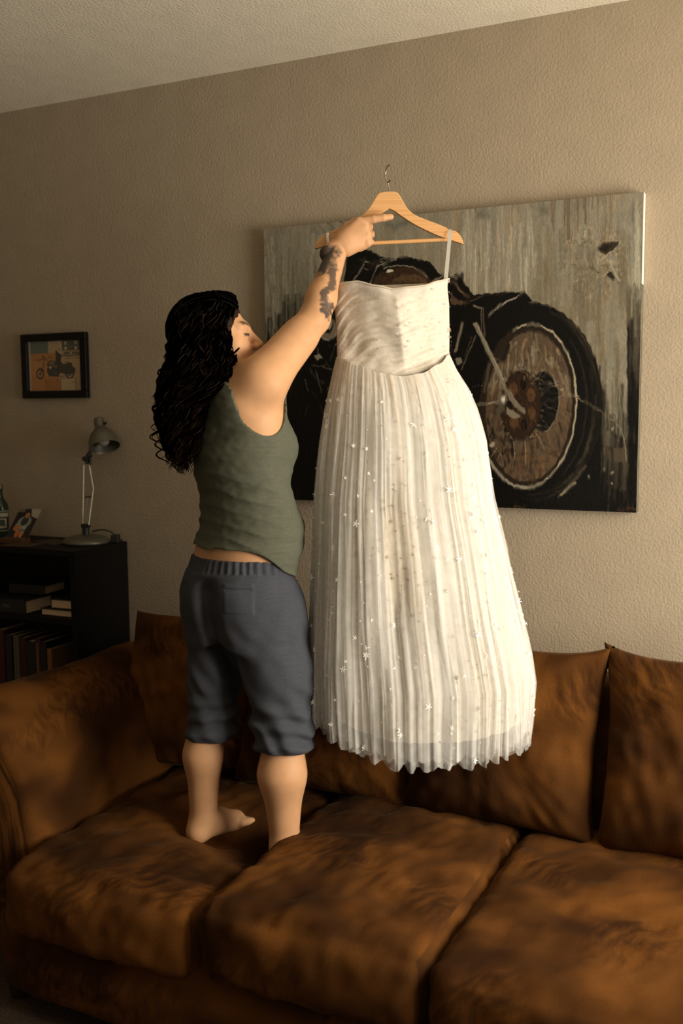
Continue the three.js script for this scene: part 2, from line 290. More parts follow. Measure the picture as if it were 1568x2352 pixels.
// ---------------------------------------------------------------- the large painting of a motorcycle, on stretched canvas
const CANVAS = { x: 0, y: 2.199, w: 1.242, h: 0.914, z: 0.036 };
const paintingTex = drawn(2048, 1508, (c, W, H) => {
  const R = rng(90210);
  // photo pixel -> point on the flat canvas -> texture pixel
  const T = ([px, py]) => { const q = onZ(px, py, CANVAS.z); return [(q.x - CANVAS.x) / CANVAS.w * W, (CANVAS.y - q.y) / CANVAS.h * H]; };
  const path = (pts, close) => { c.beginPath(); const q = pts.map(T); if (close) { q.forEach(([x, y], i) => i ? c.lineTo(x, y) : c.moveTo(x, y)); c.closePath(); } else { c.moveTo(...q[0]); for (let i = 1; i < q.length - 1; i++) { const m = [(q[i][0] + q[i + 1][0]) / 2, (q[i][1] + q[i + 1][1]) / 2]; c.quadraticCurveTo(...q[i], ...m); } c.lineTo(...q[q.length - 1]); } };
  const rgb = (a, k = 1) => `rgb(${a.map(v => Math.round(clamp(v * k, 0, 255))).join(',')})`;
  const fill = (pts, col, al = 1) => { c.globalAlpha = al; c.fillStyle = rgb(col); path(pts, true); c.fill(); };
  const line = (pts, w, col, al = 1) => { c.globalAlpha = al; c.strokeStyle = rgb(col); c.lineWidth = w * 1.9; c.lineCap = 'round'; c.lineJoin = 'round'; path(pts); c.stroke(); };
  const ell = (cx, cy, rx, ry, tilt = 0, a0 = 0, a1 = 6.2832, n = 60) => { const o = []; for (let i = 0; i <= n; i++) { const a = mix(a0, a1, i / n), x = rx * Math.cos(a), y = ry * Math.sin(a); o.push([cx + x * Math.cos(tilt) - y * Math.sin(tilt), cy + x * Math.sin(tilt) + y * Math.cos(tilt)]); } return o; };
  const black = [13, 12, 10], soot = [29, 24, 18], umber = [58, 44, 30], rust = [104, 74, 48], bone = [196, 186, 164], grey = [140, 133, 115], slate = [104, 100, 86], pale = [172, 163, 142];
  c.globalAlpha = 1; c.fillStyle = rgb([136, 128, 109]); c.fillRect(0, 0, W, H);
  // dragged vertical brushwork of the background
  const topAt = px => 522 - 0.09 * (px - 607);
  for (let i = 0; i < 900; i++) {
    const px = mix(600, 1478, R()), t = topAt(px), py = t + (R() ** 1.2) * 420 - 20, len = mix(20, 190, R() * R()), w = mix(3, 17, R() * R());
    const g = R(); let k = mix(0.68, 1.2, g); if (px > 1190) k *= 0.9; if (px < 700) k *= 0.84; if (py > 800) k *= 0.75;
    const tint = R() < 0.25 ? [150, 128, 98] : R() < 0.4 ? [132, 132, 118] : [148, 141, 122];
    c.lineCap = 'butt'; c.globalAlpha = mix(0.08, 0.32, R()); c.strokeStyle = rgb(tint, k); c.lineWidth = w * 3.4; c.beginPath(); const a = T([px, py]), b = T([px + mix(-3, 3, R()), py + len]); c.moveTo(...a); c.lineTo(...b); c.stroke();
  }
  for (let i = 0; i < 170; i++) { const px = mix(1040, 1230, R()), py = mix(460, 640, R()); line([[px, py], [px + mix(-4, 4, R()), py + mix(30, 120, R())]], mix(1, 8, R() * R()), bone, mix(0.08, 0.35, R())); }
  // broad olive and umber passages behind the wheel and towards the corner
  for (let i = 0; i < 130; i++) { const px = mix(1225, 1455, R()), py = mix(520, 800, R()); line([[px, py], [px + mix(-4, 4, R()), py + mix(30, 150, R())]], mix(5, 16, R()), R() < 0.6 ? [98, 89, 69] : [116, 100, 74], mix(0.12, 0.34, R())); }
  for (let i = 0; i < 60; i++) { const px = mix(640, 1050, R()), py = topAt(px) + mix(20, 160, R()); line([[px, py], [px + mix(-3, 3, R()), py + mix(20, 90, R())]], mix(5, 15, R()), R() < 0.5 ? [104, 98, 80] : [150, 132, 102], mix(0.1, 0.3, R())); }
  // dark block of strokes along the upper edge, and drips
  for (let i = 0; i < 26; i++) { const px = mix(1255, 1420, R()); line([[px, topAt(px) - 2], [px + mix(-2, 2, R()), topAt(px) + mix(20, 110, R())]], mix(1.5, 7, R() * R()), i % 3 ? [88, 78, 60] : [96, 70, 50], mix(0.25, 0.7, R())); }
  for (const [x, y, w, h] of [[715, 512, 62, 40], [760, 520, 40, 60], [880, 505, 62, 26], [905, 500, 50, 20], [1090, 480, 40, 26], [1230, 470, 30, 30]]) for (let k = 0; k < 12; k++) line([[x + R() * w, y + R() * h * 0.5], [x + R() * w, y + h * (0.4 + R() * 0.6)]], mix(4, 12, R()), slate, 0.3);
  line([[720, 512], [738, 507], [752, 510], [760, 520]], 1.4, soot, 0.6); line([[752, 512], [775, 506], [790, 512], [785, 530]], 2.2, soot, 0.7);
  // scraped, scarred patch at the upper corner
  for (let i = 0; i < 520; i++) { const a = R() * 6.28, r = Math.sqrt(R()), px = 1365 + r * 75 * Math.cos(a), py = 600 + r * 85 * Math.sin(a), d = R() * 6.28, l = mix(3, 15, R()); line([[px, py], [px + l * Math.cos(d), py + l * Math.sin(d)]], mix(0.8, 4.5, R() * R()), R() < 0.5 ? [178, 164, 136] : [92, 80, 60], mix(0.2, 0.65, R())); }
  fill([[1370, 570], [1385, 557], [1420, 555], [1418, 566], [1392, 586], [1380, 580]], [46, 38, 27], 0.95); fill([[1372, 573], [1388, 562], [1405, 562], [1390, 582]], soot, 0.9);
  line([[1378, 600], [1400, 582], [1416, 565]], 2, bone, 0.7); line([[1340, 545], [1352, 560], [1358, 566]], 1.5, bone, 0.4); line([[1355, 615], [1375, 625]], 3, soot, 0.8); fill([[1393, 632], [1402, 624], [1414, 640], [1405, 644]], soot, 0.9); line([[1404, 612], [1420, 640], [1424, 645]], 2.4, bone, 0.6);
  // right edge panel
  for (let i = 0; i < 60; i++) { const px = mix(1448, 1474, R()); line([[px, mix(450, 560, R())], [px, mix(560, 760, R())]], mix(2, 7, R()), R() < 0.5 ? pale : slate, 0.3); }
  // blackness of the lower picture, in ragged uprights
  const darkTop = px => px < 650 ? 800 - (px - 600) * 0.6 : px < 790 ? 735 : px < 1060 ? 690 : px < 1380 ? 900 : px < 1440 ? 1010 : 790;
  fill([[596, 860], [640, 790], [690, 760], [760, 740], [800, 690], [1100, 700], [1390, 900], [1395, 985], [1440, 1010], [1445, 830], [1480, 800], [1480, 1200], [596, 1160]], black, 1);
  for (let i = 0; i < 420; i++) { const px = mix(600, 1478, R()), y0 = darkTop(px) + mix(-60, 60, R() ** 2); line([[px, y0], [px + mix(-3, 3, R()), y0 + mix(80, 260, R())]], mix(3, 12, R()), R() < 0.8 ? black : soot, mix(0.35, 0.9, R())); }
  for (let i = 0; i < 90; i++) { const px = mix(610, 770, R()), py = mix(800, 1130, R()); line([[px, py], [px + mix(-5, 5, R()), py + mix(15, 80, R())]], mix(1, 7, R() * R()), R() < 0.4 ? umber : soot, mix(0.15, 0.5, R())); }
  for (let i = 0; i < 46; i++) { const px = mix(1390, 1470, R()), py = mix(960, 1160, R()); line([[px, py], [px + mix(-3, 3, R()), py + mix(5, 40, R())]], mix(1, 4, R()), R() < 0.5 ? umber : [84, 76, 58], mix(0.2, 0.6, R())); }
  // greys sinking into the dark at the left, laid in long uprights
  for (let i = 0; i < 420; i++) { const px = mix(604, 800, R()), py = mix(560, 940, R()), t = smooth(600, 880, py + (px > 700 ? 40 : 0)), k = mix(0.85, 0.12, t) * mix(0.85, 1.15, R()); line([[px, py], [px + mix(-3, 3, R()), py + mix(30, 120, R())]], mix(4, 13, R()), [128 * k, 121 * k, 100 * k], mix(0.15, 0.45, R())); }
  for (let i = 0; i < 160; i++) { const px = mix(1380, 1478, R()), y0 = darkTop(px) + mix(-140, 40, R()); line([[px, y0], [px + mix(-3, 3, R()), y0 + mix(40, 130, R())]], mix(3, 10, R()), R() < 0.6 ? [84, 77, 62] : [48, 42, 32], mix(0.12, 0.4, R())); }
  // pale left strip
  for (let i = 0; i < 70; i++) { const px = mix(608, 632, R()), py = mix(524, 760, R()); line([[px, py], [px, py + mix(10, 70, R())]], mix(2, 6, R()), R() < 0.6 ? pale : slate, 0.3); }
  // --- engine and frame, left of the dress
  fill([[690, 760], [740, 720], [800, 660], [860, 640], [1060, 640], [1100, 700], [1130, 720], [1150, 900], [1060, 960], [700, 960]], black, 1);
  for (let i = 0; i < 150; i++) { const px = mix(700, 1090, R()), py = mix(690, 930, R()), d = mix(0.6, 2.4, R()), l = mix(8, 45, R()); line([[px, py], [px + l * Math.cos(d), py + l * Math.sin(d)]], mix(0.7, 4, R() * R()), R() < 0.35 ? grey : umber, mix(0.2, 0.7, R())); }
  fill(ell(752, 755, 22, 26), [110, 100, 80], 1); fill(ell(750, 748, 15, 18), soot, 1); fill(ell(752, 744, 11, 14), grey, 1); line(ell(752, 755, 22, 26, 0, 0.3, 2.6), 3, pale, 0.8);
  for (const q of [[[715, 838], [735, 842], [750, 838]], [[725, 850], [733, 880], [738, 905]], [[740, 842], [760, 850], [775, 848]], [[712, 850], [722, 868], [745, 880]], [[700, 870], [708, 900]]]) line(q, 1.6, pale, 0.75);
  fill([[720, 818], [734, 812], [742, 822], [728, 828]], grey, 0.9);
  // saddle and tank, seen above the bodice
  fill([[800, 560], [830, 566], [870, 588], [895, 596], [935, 590], [985, 602], [1010, 630], [1040, 640], [1065, 672], [1075, 700], [800, 700], [790, 650]], black, 1);
  line([[806, 566], [840, 572], [876, 592], [898, 598]], 5, black, 1); line([[828, 567], [860, 582], [888, 594]], 1.6, [120, 110, 90], 0.8);
  line([[788, 655], [818, 615], [830, 604]], 3, soot, 1); line([[806, 655], [826, 622], [836, 606]], 4, pale, 0.8); line([[815, 655], [834, 615]], 5, black, 1);
  for (let i = 0; i < 26; i++) { const px = mix(824, 880, R()), py = mix(595, 620, R()); line([[px, py], [px + mix(3, 14, R()), py + mix(-4, 6, R())]], mix(1, 3.4, R()), R() < 0.5 ? pale : umber, 0.7); }
  line([[866, 612], [888, 602], [910, 596]], 4, grey, 0.9);
  fill(ell(922, 648, 66, 34, -0.02), [52, 37, 24], 1); fill(ell(940, 650, 40, 20), [96, 72, 48], 0.75); fill(ell(925, 660, 55, 16), umber, 0.7);
  line(ell(918, 650, 66, 40, 0.02, -2.2, -0.35), 3.4, [150, 140, 118], 0.9); fill(ell(894, 622, 9, 4), [214, 206, 188], 1);
  for (let i = 0; i < 60; i++) { const a = R() * 6.28, r = Math.sqrt(R()); line([[922 + 56 * r * Math.cos(a), 650 + 24 * r * Math.sin(a)], [926 + 56 * r * Math.cos(a), 652 + 24 * r * Math.sin(a)]], mix(1, 4, R()), R() < 0.5 ? rust : soot, 0.5); }
  for (const [dx, w, col] of [[0, 3, grey], [14, 2, umber], [24, 3, soot]]) line([[846 + dx, 660], [858 + dx, 628], [868 + dx, 612]], w, col, 0.9);
  line([[976, 660], [1000, 640], [1030, 632], [1050, 640]], 6, [150, 140, 118], 0.7);
  // seat nose and rear mudguard
  fill([[1020, 640], [1040, 636], [1054, 648], [1066, 668], [1080, 678], [1105, 676], [1150, 672], [1205, 671], [1222, 690], [1160, 720], [1100, 770], [1040, 760]], black, 1);
  line([[1030, 648], [1046, 648], [1052, 660], [1062, 676], [1078, 682]], 6, [120, 96, 68], 0.8); fill([[1034, 668], [1050, 690], [1075, 692], [1060, 700], [1036, 700]], [96, 74, 52], 0.8); line([[1068, 698], [1090, 690], [1110, 678]], 3, [110, 90, 64], 0.7);
  line([[1082, 686], [1120, 676], [1160, 676]], 2, umber, 0.9); line([[1122, 724], [1150, 698], [1200, 676]], 5, [160, 150, 128], 0.95); fill([[1158, 700], [1205, 672], [1223, 692], [1180, 700]], black, 1);
  // --- rear wheel
  const wc = [1213, 926];
  fill(ell(wc[0] - 2, wc[1], 172, 232, 0.03), black, 1);
  for (let i = 0; i < 70; i++) { const a0 = mix(-1.3, 1.25, R()); line(ell(wc[0] - 2, wc[1], mix(150, 172, R()), mix(208, 232, R()), 0.03, a0, a0 + mix(0.1, 0.5, R())), mix(1, 6, R()), R() < 0.35 ? [82, 72, 54] : [44, 37, 27], mix(0.15, 0.5, R())); }
  line(ell(wc[0] - 2, wc[1], 172, 232, 0.03, -1.5, -0.2), 2, [70, 60, 44], 0.6); line(ell(wc[0], wc[1], 134, 206, 0.02, -0.8, 0.9), 4, [58, 49, 36], 0.5);
  line([[1282, 1142], [1305, 1120], [1325, 1095], [1345, 1070]], 8, [96, 86, 66], 0.55); line([[1288, 1138], [1306, 1120], [1322, 1108]], 7, [140, 128, 104], 0.8);
  const rc = [1213, 932];
  fill(ell(rc[0], rc[1], 113, 191, 0.06), [38, 30, 21], 1); line(ell(rc[0], rc[1], 110, 188, 0.06, -2.0, 1.2), 5, [168, 156, 132], 0.95); line(ell(rc[0], rc[1], 112, 188, 0.06, 1.2, 2.9), 9, [150, 142, 122], 0.9); line(ell(rc[0], rc[1], 104, 181, 0.06, -2, 1.4), 3, soot, 0.9);
  fill(ell(rc[0] + 1, rc[1] + 2, 99, 173, 0.06), [86, 71, 54], 1);
  c.save(); c.globalAlpha = 1; path(ell(rc[0] + 1, rc[1] + 2, 99, 173, 0.06), true); c.clip();
  for (let i = 0; i < 620; i++) { const a = R() * 6.28, r = Math.sqrt(R()), px = rc[0] + 100 * r * Math.cos(a), py = rc[1] + 174 * r * Math.sin(a), up = py < 900; const lt = up && R() < 0.55; line([[px, py], [px + mix(-4, 4, R()) + (px - rc[0]) * 0.1, py + mix(6, 44, R()) * (up ? 1 : 0.7)]], mix(2, 9, R()), lt ? (R() < 0.55 ? [146, 139, 118] : [150, 128, 98]) : R() < 0.35 ? [108, 82, 58] : R() < 0.6 ? [68, 52, 37] : [42, 34, 25], mix(0.2, 0.6, R())); }
  for (let i = 0; i < 150; i++) { const px = mix(1110, 1310, R()), py = mix(1030, 1120, R()); line([[px, py], [px + mix(-18, 18, R()), py + mix(-3, 6, R())]], mix(2, 8, R()), R() < 0.6 ? [58, 42, 27] : [104, 76, 50], 0.4); }
  fill([[1100, 740], [1140, 760], [1170, 790], [1160, 830], [1120, 840]], black, 0.75);
  for (let i = 0; i < 60; i++) { const px = mix(1100, 1180, R()), py = mix(960, 1060, R()); line([[px, py], [px + mix(-8, 8, R()), py + mix(2, 25, R())]], mix(2, 7, R()), R() < 0.6 ? black : umber, 0.6); }
  c.restore();
  // hub, drum, sprocket and spokes
  fill(ell(1248, 922, 36, 68, 0.02), black, 1); line(ell(1246, 922, 37, 69, 0.02, -1.7, 1.4), 2.2, [150, 138, 112], 0.85);
  for (let k = 0; k < 26; k++) { const a = mix(-2.2, 1.5, k / 25), b = a + (k % 2 ? 0.35 : -0.35); line([[1224 + 10 * Math.cos(a), 922 + 52 * Math.sin(a)], [1240 + mix(34, 74, R()) * Math.cos(b), 922 + mix(64, 112, R()) * Math.sin(b)]], 1.1, R() < 0.6 ? [166, 154, 130] : [92, 76, 56], 0.8); }
  fill(ell(1196, 930, 46, 78, 0.05), [44, 30, 19], 1); line(ell(1196, 930, 46, 78, 0.05), 3, soot, 1);
  for (let k = 0; k < 40; k++) { const a = k / 40 * 6.28; const p = [1196 + 47 * Math.cos(a), 930 + 80 * Math.sin(a)]; line([p, [p[0] + 5 * Math.cos(a), p[1] + 6 * Math.sin(a)]], 2.6, k % 3 ? [120, 106, 80] : black, 0.8); }
  for (let k = 0; k < 7; k++) { const a = k / 7 * 6.28 + 0.4; fill(ell(1196 + 27 * Math.cos(a), 930 + 48 * Math.sin(a), 9, 15), k % 2 ? [20, 15, 10] : [86, 58, 34], 0.9); line(ell(1196 + 27 * Math.cos(a), 930 + 48 * Math.sin(a), 9, 15), 1, [104, 76, 48], 0.7); }
  for (let i = 0; i < 120; i++) { const a = R() * 6.28, r = Math.sqrt(R()); const p = [1196 + 42 * r * Math.cos(a), 930 + 72 * r * Math.sin(a)]; line([p, [p[0] + mix(-4, 4, R()), p[1] + mix(2, 9, R())]], mix(1, 3, R()), R() < 0.5 ? rust : soot, 0.5); }
  for (let i = 0; i < 46; i++) { const t = R(), px = mix(1180, 1240, t) + mix(-8, 8, R()), py = mix(838, 870, t) + mix(-10, 14, R()), d = mix(0.5, 2.4, R()); line([[px, py], [px + 7 * Math.cos(d), py + 7 * Math.sin(d)]], mix(0.8, 1.8, R()), R() < 0.5 ? [170, 158, 132] : soot, 0.7); }
  for (const q of [[[1204, 1010], [1207, 1040], [1206, 1066]], [[1180, 1015], [1182, 1055]], [[1150, 1040], [1154, 1072]], [[1230, 995], [1250, 1030]], [[1128, 1050], [1140, 1030]]]) line(q, 2, pale, 0.7);
  // swinging arm, stays, chain, exhaust
  line([[1090, 745], [1100, 762], [1118, 800], [1150, 868], [1166, 905]], 11, [120, 112, 94], 1); line([[1094, 742], [1106, 765], [1124, 802], [1156, 870]], 3, [168, 158, 136], 0.9); line([[1160, 895], [1180, 925], [1202, 945]], 12, [112, 102, 84], 1); line([[1166, 892], [1186, 922]], 2, pale, 0.7);
  line([[1088, 702], [1106, 708]], 5, [120, 110, 90], 0.9); line([[1108, 706], [1113, 772]], 5, [78, 68, 52], 0.9); line([[1104, 712], [1106, 765]], 2, [150, 140, 118], 0.7);
  fill(ell(1154, 918, 11, 13), [96, 88, 72], 1); fill(ell(1155, 917, 6, 7), [206, 198, 180], 1); fill([[1164, 935], [1190, 950], [1196, 958], [1178, 962], [1162, 952]], [120, 110, 92], 1); fill([[1136, 940], [1150, 925], [1162, 940], [1146, 956]], [76, 68, 54], 1);
  line([[1086, 932], [1110, 928], [1142, 924]], 4.5, [128, 120, 100], 1); line([[1086, 930], [1142, 922]], 1.5, [190, 180, 158], 0.8);
  line([[1062, 742], [1052, 780], [1046, 806]], 8, [122, 112, 92], 0.9); line([[1092, 770], [1074, 815], [1060, 848]], 3.5, [92, 82, 64], 0.9); line([[1084, 775], [1066, 820]], 2, [126, 114, 92], 0.6); line([[1112, 900], [1118, 865], [1124, 836]], 8, [74, 64, 48], 0.9); fill([[1044, 824], [1058, 820], [1062, 834], [1048, 840]], [124, 114, 94], 0.9);
  for (let k = 0; k < 20; k++) { const p = [1080 + k * 3.6, 890 - k * 0.9]; line([p, [p[0] + 1.2, p[1]]], 2.4, k % 2 ? grey : soot, 0.8); }
  for (let k = 0; k < 34; k++) { const t = k / 33, p = [mix(1110, 1225, t), 1000 + 12 * Math.sin(t * 2.6)]; line([p, [p[0] + 2, p[1]]], 3, k % 2 ? [60, 50, 36] : black, 1); }
  fill(ell(1130, 1021, 7, 5, -0.5), pale, 0.85); fill(ell(1150, 995, 14, 4), [96, 84, 64], 0.8);
  // mudguard stay that arcs across the wheel
  line([[1120, 815], [1190, 850], [1260, 880], [1322, 912]], 2, [120, 98, 68], 0.8); for (let i = 0; i < 26; i++) { const t = R(); line([[mix(1250, 1330, t), mix(874, 918, t)], [mix(1250, 1330, t) + 8, mix(874, 918, t) + mix(-3, 5, R())]], 1.6, R() < 0.5 ? [196, 180, 146] : soot, 0.8); }
  line([[1322, 912], [1355, 928], [1392, 950], [1422, 975], [1436, 1005], [1440, 1040], [1440, 1090]], 3, [60, 50, 36], 1); line([[1324, 914], [1392, 951], [1421, 978], [1434, 1008], [1438, 1060]], 1.5, [176, 164, 138], 0.9);
  fill([[1408, 1030], [1432, 1028], [1432, 1062], [1408, 1062]], [74, 64, 48], 0.9); for (const [x, y] of [[1388, 1078], [1405, 1085], [1405, 1110], [1352, 1095], [1407, 985]]) fill(ell(x, y, 3, 4), [150, 140, 112], 0.7);
  for (let i = 0; i < 50; i++) { const px = mix(1390, 1440, R()), py = mix(800, 1000, R()); line([[px, py], [px, py + mix(10, 60, R())]], mix(2, 9, R()), R() < 0.6 ? [126, 120, 102] : [84, 78, 62], 0.35); }
  for (const [x, y, w] of [[1460, 1145, 10], [1440, 1168, 22], [1180, 1163, 26], [1420, 1172, 14]]) line([[x, y], [x + w, y + 1]], 6, [92, 58, 30], 0.5);
  // the wet paint drags: small noise warp, then a short vertical smear
  const im = c.getImageData(0, 0, W, H), src = im.data, d1 = new Uint8ClampedArray(src), N = W * H;
  for (let y = 0; y < H; y++) for (let x = 0; x < W; x++) {
    const nx = x + 3 * noise2(x * 0.02, y * 0.012) + 1.4 * noise2(x * 0.09, y * 0.05 + 9), ny = y + 4 * noise2(x * 0.03 + 40, y * 0.012) + 2 * noise2(x * 0.1, y * 0.01 + 70);
    const i = (y * W + x) * 4, j = (clamp(Math.round(ny), 0, H - 1) * W + clamp(Math.round(nx), 0, W - 1)) * 4; d1[i] = src[j]; d1[i + 1] = src[j + 1]; d1[i + 2] = src[j + 2];
  }
  for (let y = 0; y < H; y++) for (let x = 0; x < W; x++) {
    const i = (y * W + x) * 4, n = noise2(x * 0.01 + 5, y * 0.008), l = n > 0.15 ? 9 : 3; let a = 0, b = 0, e = 0, k = 0;
    for (let q = -l; q <= l; q += l > 4 ? 3 : 1) for (let p = -1; p <= 1; p++) { const yy = clamp(y + q, 0, H - 1), xx = clamp(x + p * 2, 0, W - 1), j = (yy * W + xx) * 4; a += d1[j]; b += d1[j + 1]; e += d1[j + 2]; k++; }
    const gr = 1 + 0.07 * noise2(x * 0.25, y * 0.03) + 0.05 * noise2(x * 0.6, y * 0.6); src[i] = a / k * gr; src[i + 1] = b / k * gr; src[i + 2] = e / k * gr;
  }
  c.putImageData(im, 0, 0);
  c.globalAlpha = 1;
});
const impasto = dataTexture(512, (u, v) => { const k = 128 + 46 * tileNoise(u * 1, v, 40, 61) + 50 * tileNoise(u, v * 0.25, 120, 62) + 20 * tileNoise(u, v, 200, 63); return [k, k, k]; });
{
  const g = thing('canvas_painting', 'large unframed painting of a black motorcycle wheel, hanging above the sofa', 'painting', [CANVAS.x + CANVAS.w / 2, CANVAS.y - CANVAS.h / 2, 0]);
  const paint = new THREE.MeshPhysicalMaterial({ map: paintingTex, roughness: 0.45, specularIntensity: 0.4, bumpMap: rep(impasto, 3, 2.2), bumpScale: 0.0008 });
  const front = new THREE.PlaneGeometry(CANVAS.w, CANVAS.h); front.translate(0, 0, CANVAS.z); mesh('painted_face', front, paint, g).userData.label = 'brushed grey and black motorcycle image';
  const edgeTex = drawn(64, 512, (c, W, H) => { const R = rng(5); c.fillStyle = '#d9d2c4'; c.fillRect(0, 0, W, H * 0.28); c.fillStyle = '#5d5643'; c.fillRect(0, H * 0.28, W, H * 0.72); for (let i = 0; i < 120; i++) { c.globalAlpha = 0.25; c.fillStyle = R() < 0.5 ? '#453f30' : '#77705c'; c.fillRect(R() * W, H * (0.28 + 0.7 * R()), 8 + 20 * R(), 4 + 30 * R()); } });
  const edge = new THREE.MeshStandardMaterial({ map: edgeTex, roughness: 0.8 });
  const w2 = CANVAS.w / 2, h2 = CANVAS.h / 2, z = CANVAS.z - 0.0005;
  const dk = new THREE.MeshStandardMaterial({ color: lin(0.08, 0.065, 0.045), roughness: 0.8 });
  for (const [q, m] of [[boxAt(w2 - 0.018, w2, -h2, h2, 0.002, z), edge], [boxAt(-w2, -w2 + 0.018, -h2, h2, 0.002, z), edge], [boxAt(-w2 + 0.018, w2 - 0.018, h2 - 0.018, h2, 0.002, z), dk], [boxAt(-w2 + 0.018, w2 - 0.018, -h2, -h2 + 0.018, 0.002, z), dk]]) mesh('wrapped_edge', q, m, g);
}
// ---------------------------------------------------------------- signed distance tools and a surface-nets mesher
const smin = (a, b, k) => { const h = Math.max(k - Math.abs(a - b), 0) / k; return Math.min(a, b) - h * h * k * 0.25; };
const smax = (a, b, k) => -smin(-a, -b, k);
function coneD(x, y, z, a, b, ra, rb) {
  const bx = b.x - a.x, by = b.y - a.y, bz = b.z - a.z, px = x - a.x, py = y - a.y, pz = z - a.z;
  const h = clamp((px * bx + py * by + pz * bz) / (bx * bx + by * by + bz * bz), 0, 1);
  return Math.hypot(px - bx * h, py - by * h, pz - bz * h) - (ra + (rb - ra) * h);
}
const ballD = (x, y, z, c, r) => Math.hypot(x - c.x, y - c.y, z - c.z) - r;
// ellipsoid along the axes of local space
function eggD(x, y, z, cx, cy, cz, rx, ry, rz) {
  const px = x - cx, py = y - cy, pz = z - cz, k0 = Math.hypot(px / rx, py / ry, pz / rz), k1 = Math.hypot(px / (rx * rx), py / (ry * ry), pz / (rz * rz));
  return k1 < 1e-9 ? -Math.min(rx, ry, rz) : k0 * (k0 - 1) / k1;
}
function surfaceNets(sdf, lo, hi, cell, colorAt) {
  const nx = Math.ceil((hi.x - lo.x) / cell) + 1, ny = Math.ceil((hi.y - lo.y) / cell) + 1, nz = Math.ceil((hi.z - lo.z) / cell) + 1;
  const val = new Float32Array(nx * ny * nz), B = 6, half = B * cell * 0.87 * 1.45;
  for (let k = 0; k < nz; k += B) for (let j = 0; j < ny; j += B) for (let i = 0; i < nx; i += B) {
    const c = sdf(lo.x + (i + B / 2) * cell, lo.y + (j + B / 2) * cell, lo.z + (k + B / 2) * cell), far = Math.abs(c) > half;
    for (let kk = k; kk < Math.min(k + B, nz); kk++) for (let jj = j; jj < Math.min(j + B, ny); jj++) for (let ii = i; ii < Math.min(i + B, nx); ii++)
      val[(kk * ny + jj) * nx + ii] = far ? c : sdf(lo.x + ii * cell, lo.y + jj * cell, lo.z + kk * cell);
  }
  const id = new Int32Array(nx * ny * nz).fill(-1), pos = [], idx = [], at = (i, j, k) => (k * ny + j) * nx + i;
  const E = [[0, 1], [0, 2], [0, 4], [1, 3], [1, 5], [2, 3], [2, 6], [3, 7], [4, 5], [4, 6], [5, 7], [6, 7]], g = new Float32Array(8);
  for (let k = 0; k < nz - 1; k++) for (let j = 0; j < ny - 1; j++) for (let i = 0; i < nx - 1; i++) {
    let m = 0; for (let c = 0; c < 8; c++) { g[c] = val[at(i + (c & 1), j + ((c >> 1) & 1), k + (c >> 2))]; if (g[c] < 0) m |= 1 << c; }
    if (m === 0 || m === 255) continue;
    let x = 0, y = 0, z = 0, n = 0;
    for (const [a, b] of E) if ((g[a] < 0) !== (g[b] < 0)) { const t = g[a] / (g[a] - g[b]); x += mix(a & 1, b & 1, t); y += mix((a >> 1) & 1, (b >> 1) & 1, t); z += mix(a >> 2, b >> 2, t); n++; }
    id[at(i, j, k)] = pos.length / 3; pos.push(lo.x + (i + x / n) * cell, lo.y + (j + y / n) * cell, lo.z + (k + z / n) * cell);
  }
  const quad = (a, b, c, d, flip) => { if (a < 0 || b < 0 || c < 0 || d < 0) return; if (flip) idx.push(a, c, b, a, d, c); else idx.push(a, b, c, a, c, d); };
  for (let k = 1; k < nz - 1; k++) for (let j = 1; j < ny - 1; j++) for (let i = 1; i < nx - 1; i++) {
    const v0 = val[at(i, j, k)] < 0;
    if (v0 !== (val[at(i + 1, j, k)] < 0)) quad(id[at(i, j - 1, k - 1)], id[at(i, j, k - 1)], id[at(i, j, k)], id[at(i, j - 1, k)], !v0);
    if (v0 !== (val[at(i, j + 1, k)] < 0)) quad(id[at(i - 1, j, k - 1)], id[at(i - 1, j, k)], id[at(i, j, k)], id[at(i, j, k - 1)], !v0);
    if (v0 !== (val[at(i, j, k + 1)] < 0)) quad(id[at(i - 1, j - 1, k)], id[at(i, j - 1, k)], id[at(i, j, k)], id[at(i - 1, j, k)], !v0);
  }
  const nrm = new Float32Array(pos.length), uv = new Float32Array(pos.length / 3 * 2), col = colorAt ? new Float32Array(pos.length) : null, e = cell * 0.6;
  for (let q = 0; q < pos.length; q += 3) {
    const x = pos[q], y = pos[q + 1], z = pos[q + 2];
    let a = sdf(x + e, y, z) - sdf(x - e, y, z), b = sdf(x, y + e, z) - sdf(x, y - e, z), c = sdf(x, y, z + e) - sdf(x, y, z - e); const l = Math.hypot(a, b, c) || 1;
    nrm[q] = a / l; nrm[q + 1] = b / l; nrm[q + 2] = c / l; uv[q / 3 * 2] = x + z * 0.7; uv[q / 3 * 2 + 1] = y;
    if (col) { const t = colorAt(x, y, z, a / l, b / l, c / l); col[q] = t[0]; col[q + 1] = t[1]; col[q + 2] = t[2]; }
  }
  const geo = new THREE.BufferGeometry(); geo.setAttribute('position', new THREE.Float32BufferAttribute(pos, 3)); geo.setAttribute('normal', new THREE.BufferAttribute(nrm, 3)); geo.setAttribute('uv', new THREE.BufferAttribute(uv, 2));
  if (col) geo.setAttribute('color', new THREE.BufferAttribute(col, 3)); geo.setIndex(idx); return geo;
}
function boundsOf(points, pad) { const b = new THREE.Box3().setFromPoints(points); b.expandByScalar(pad); return [b.min, b.max]; }

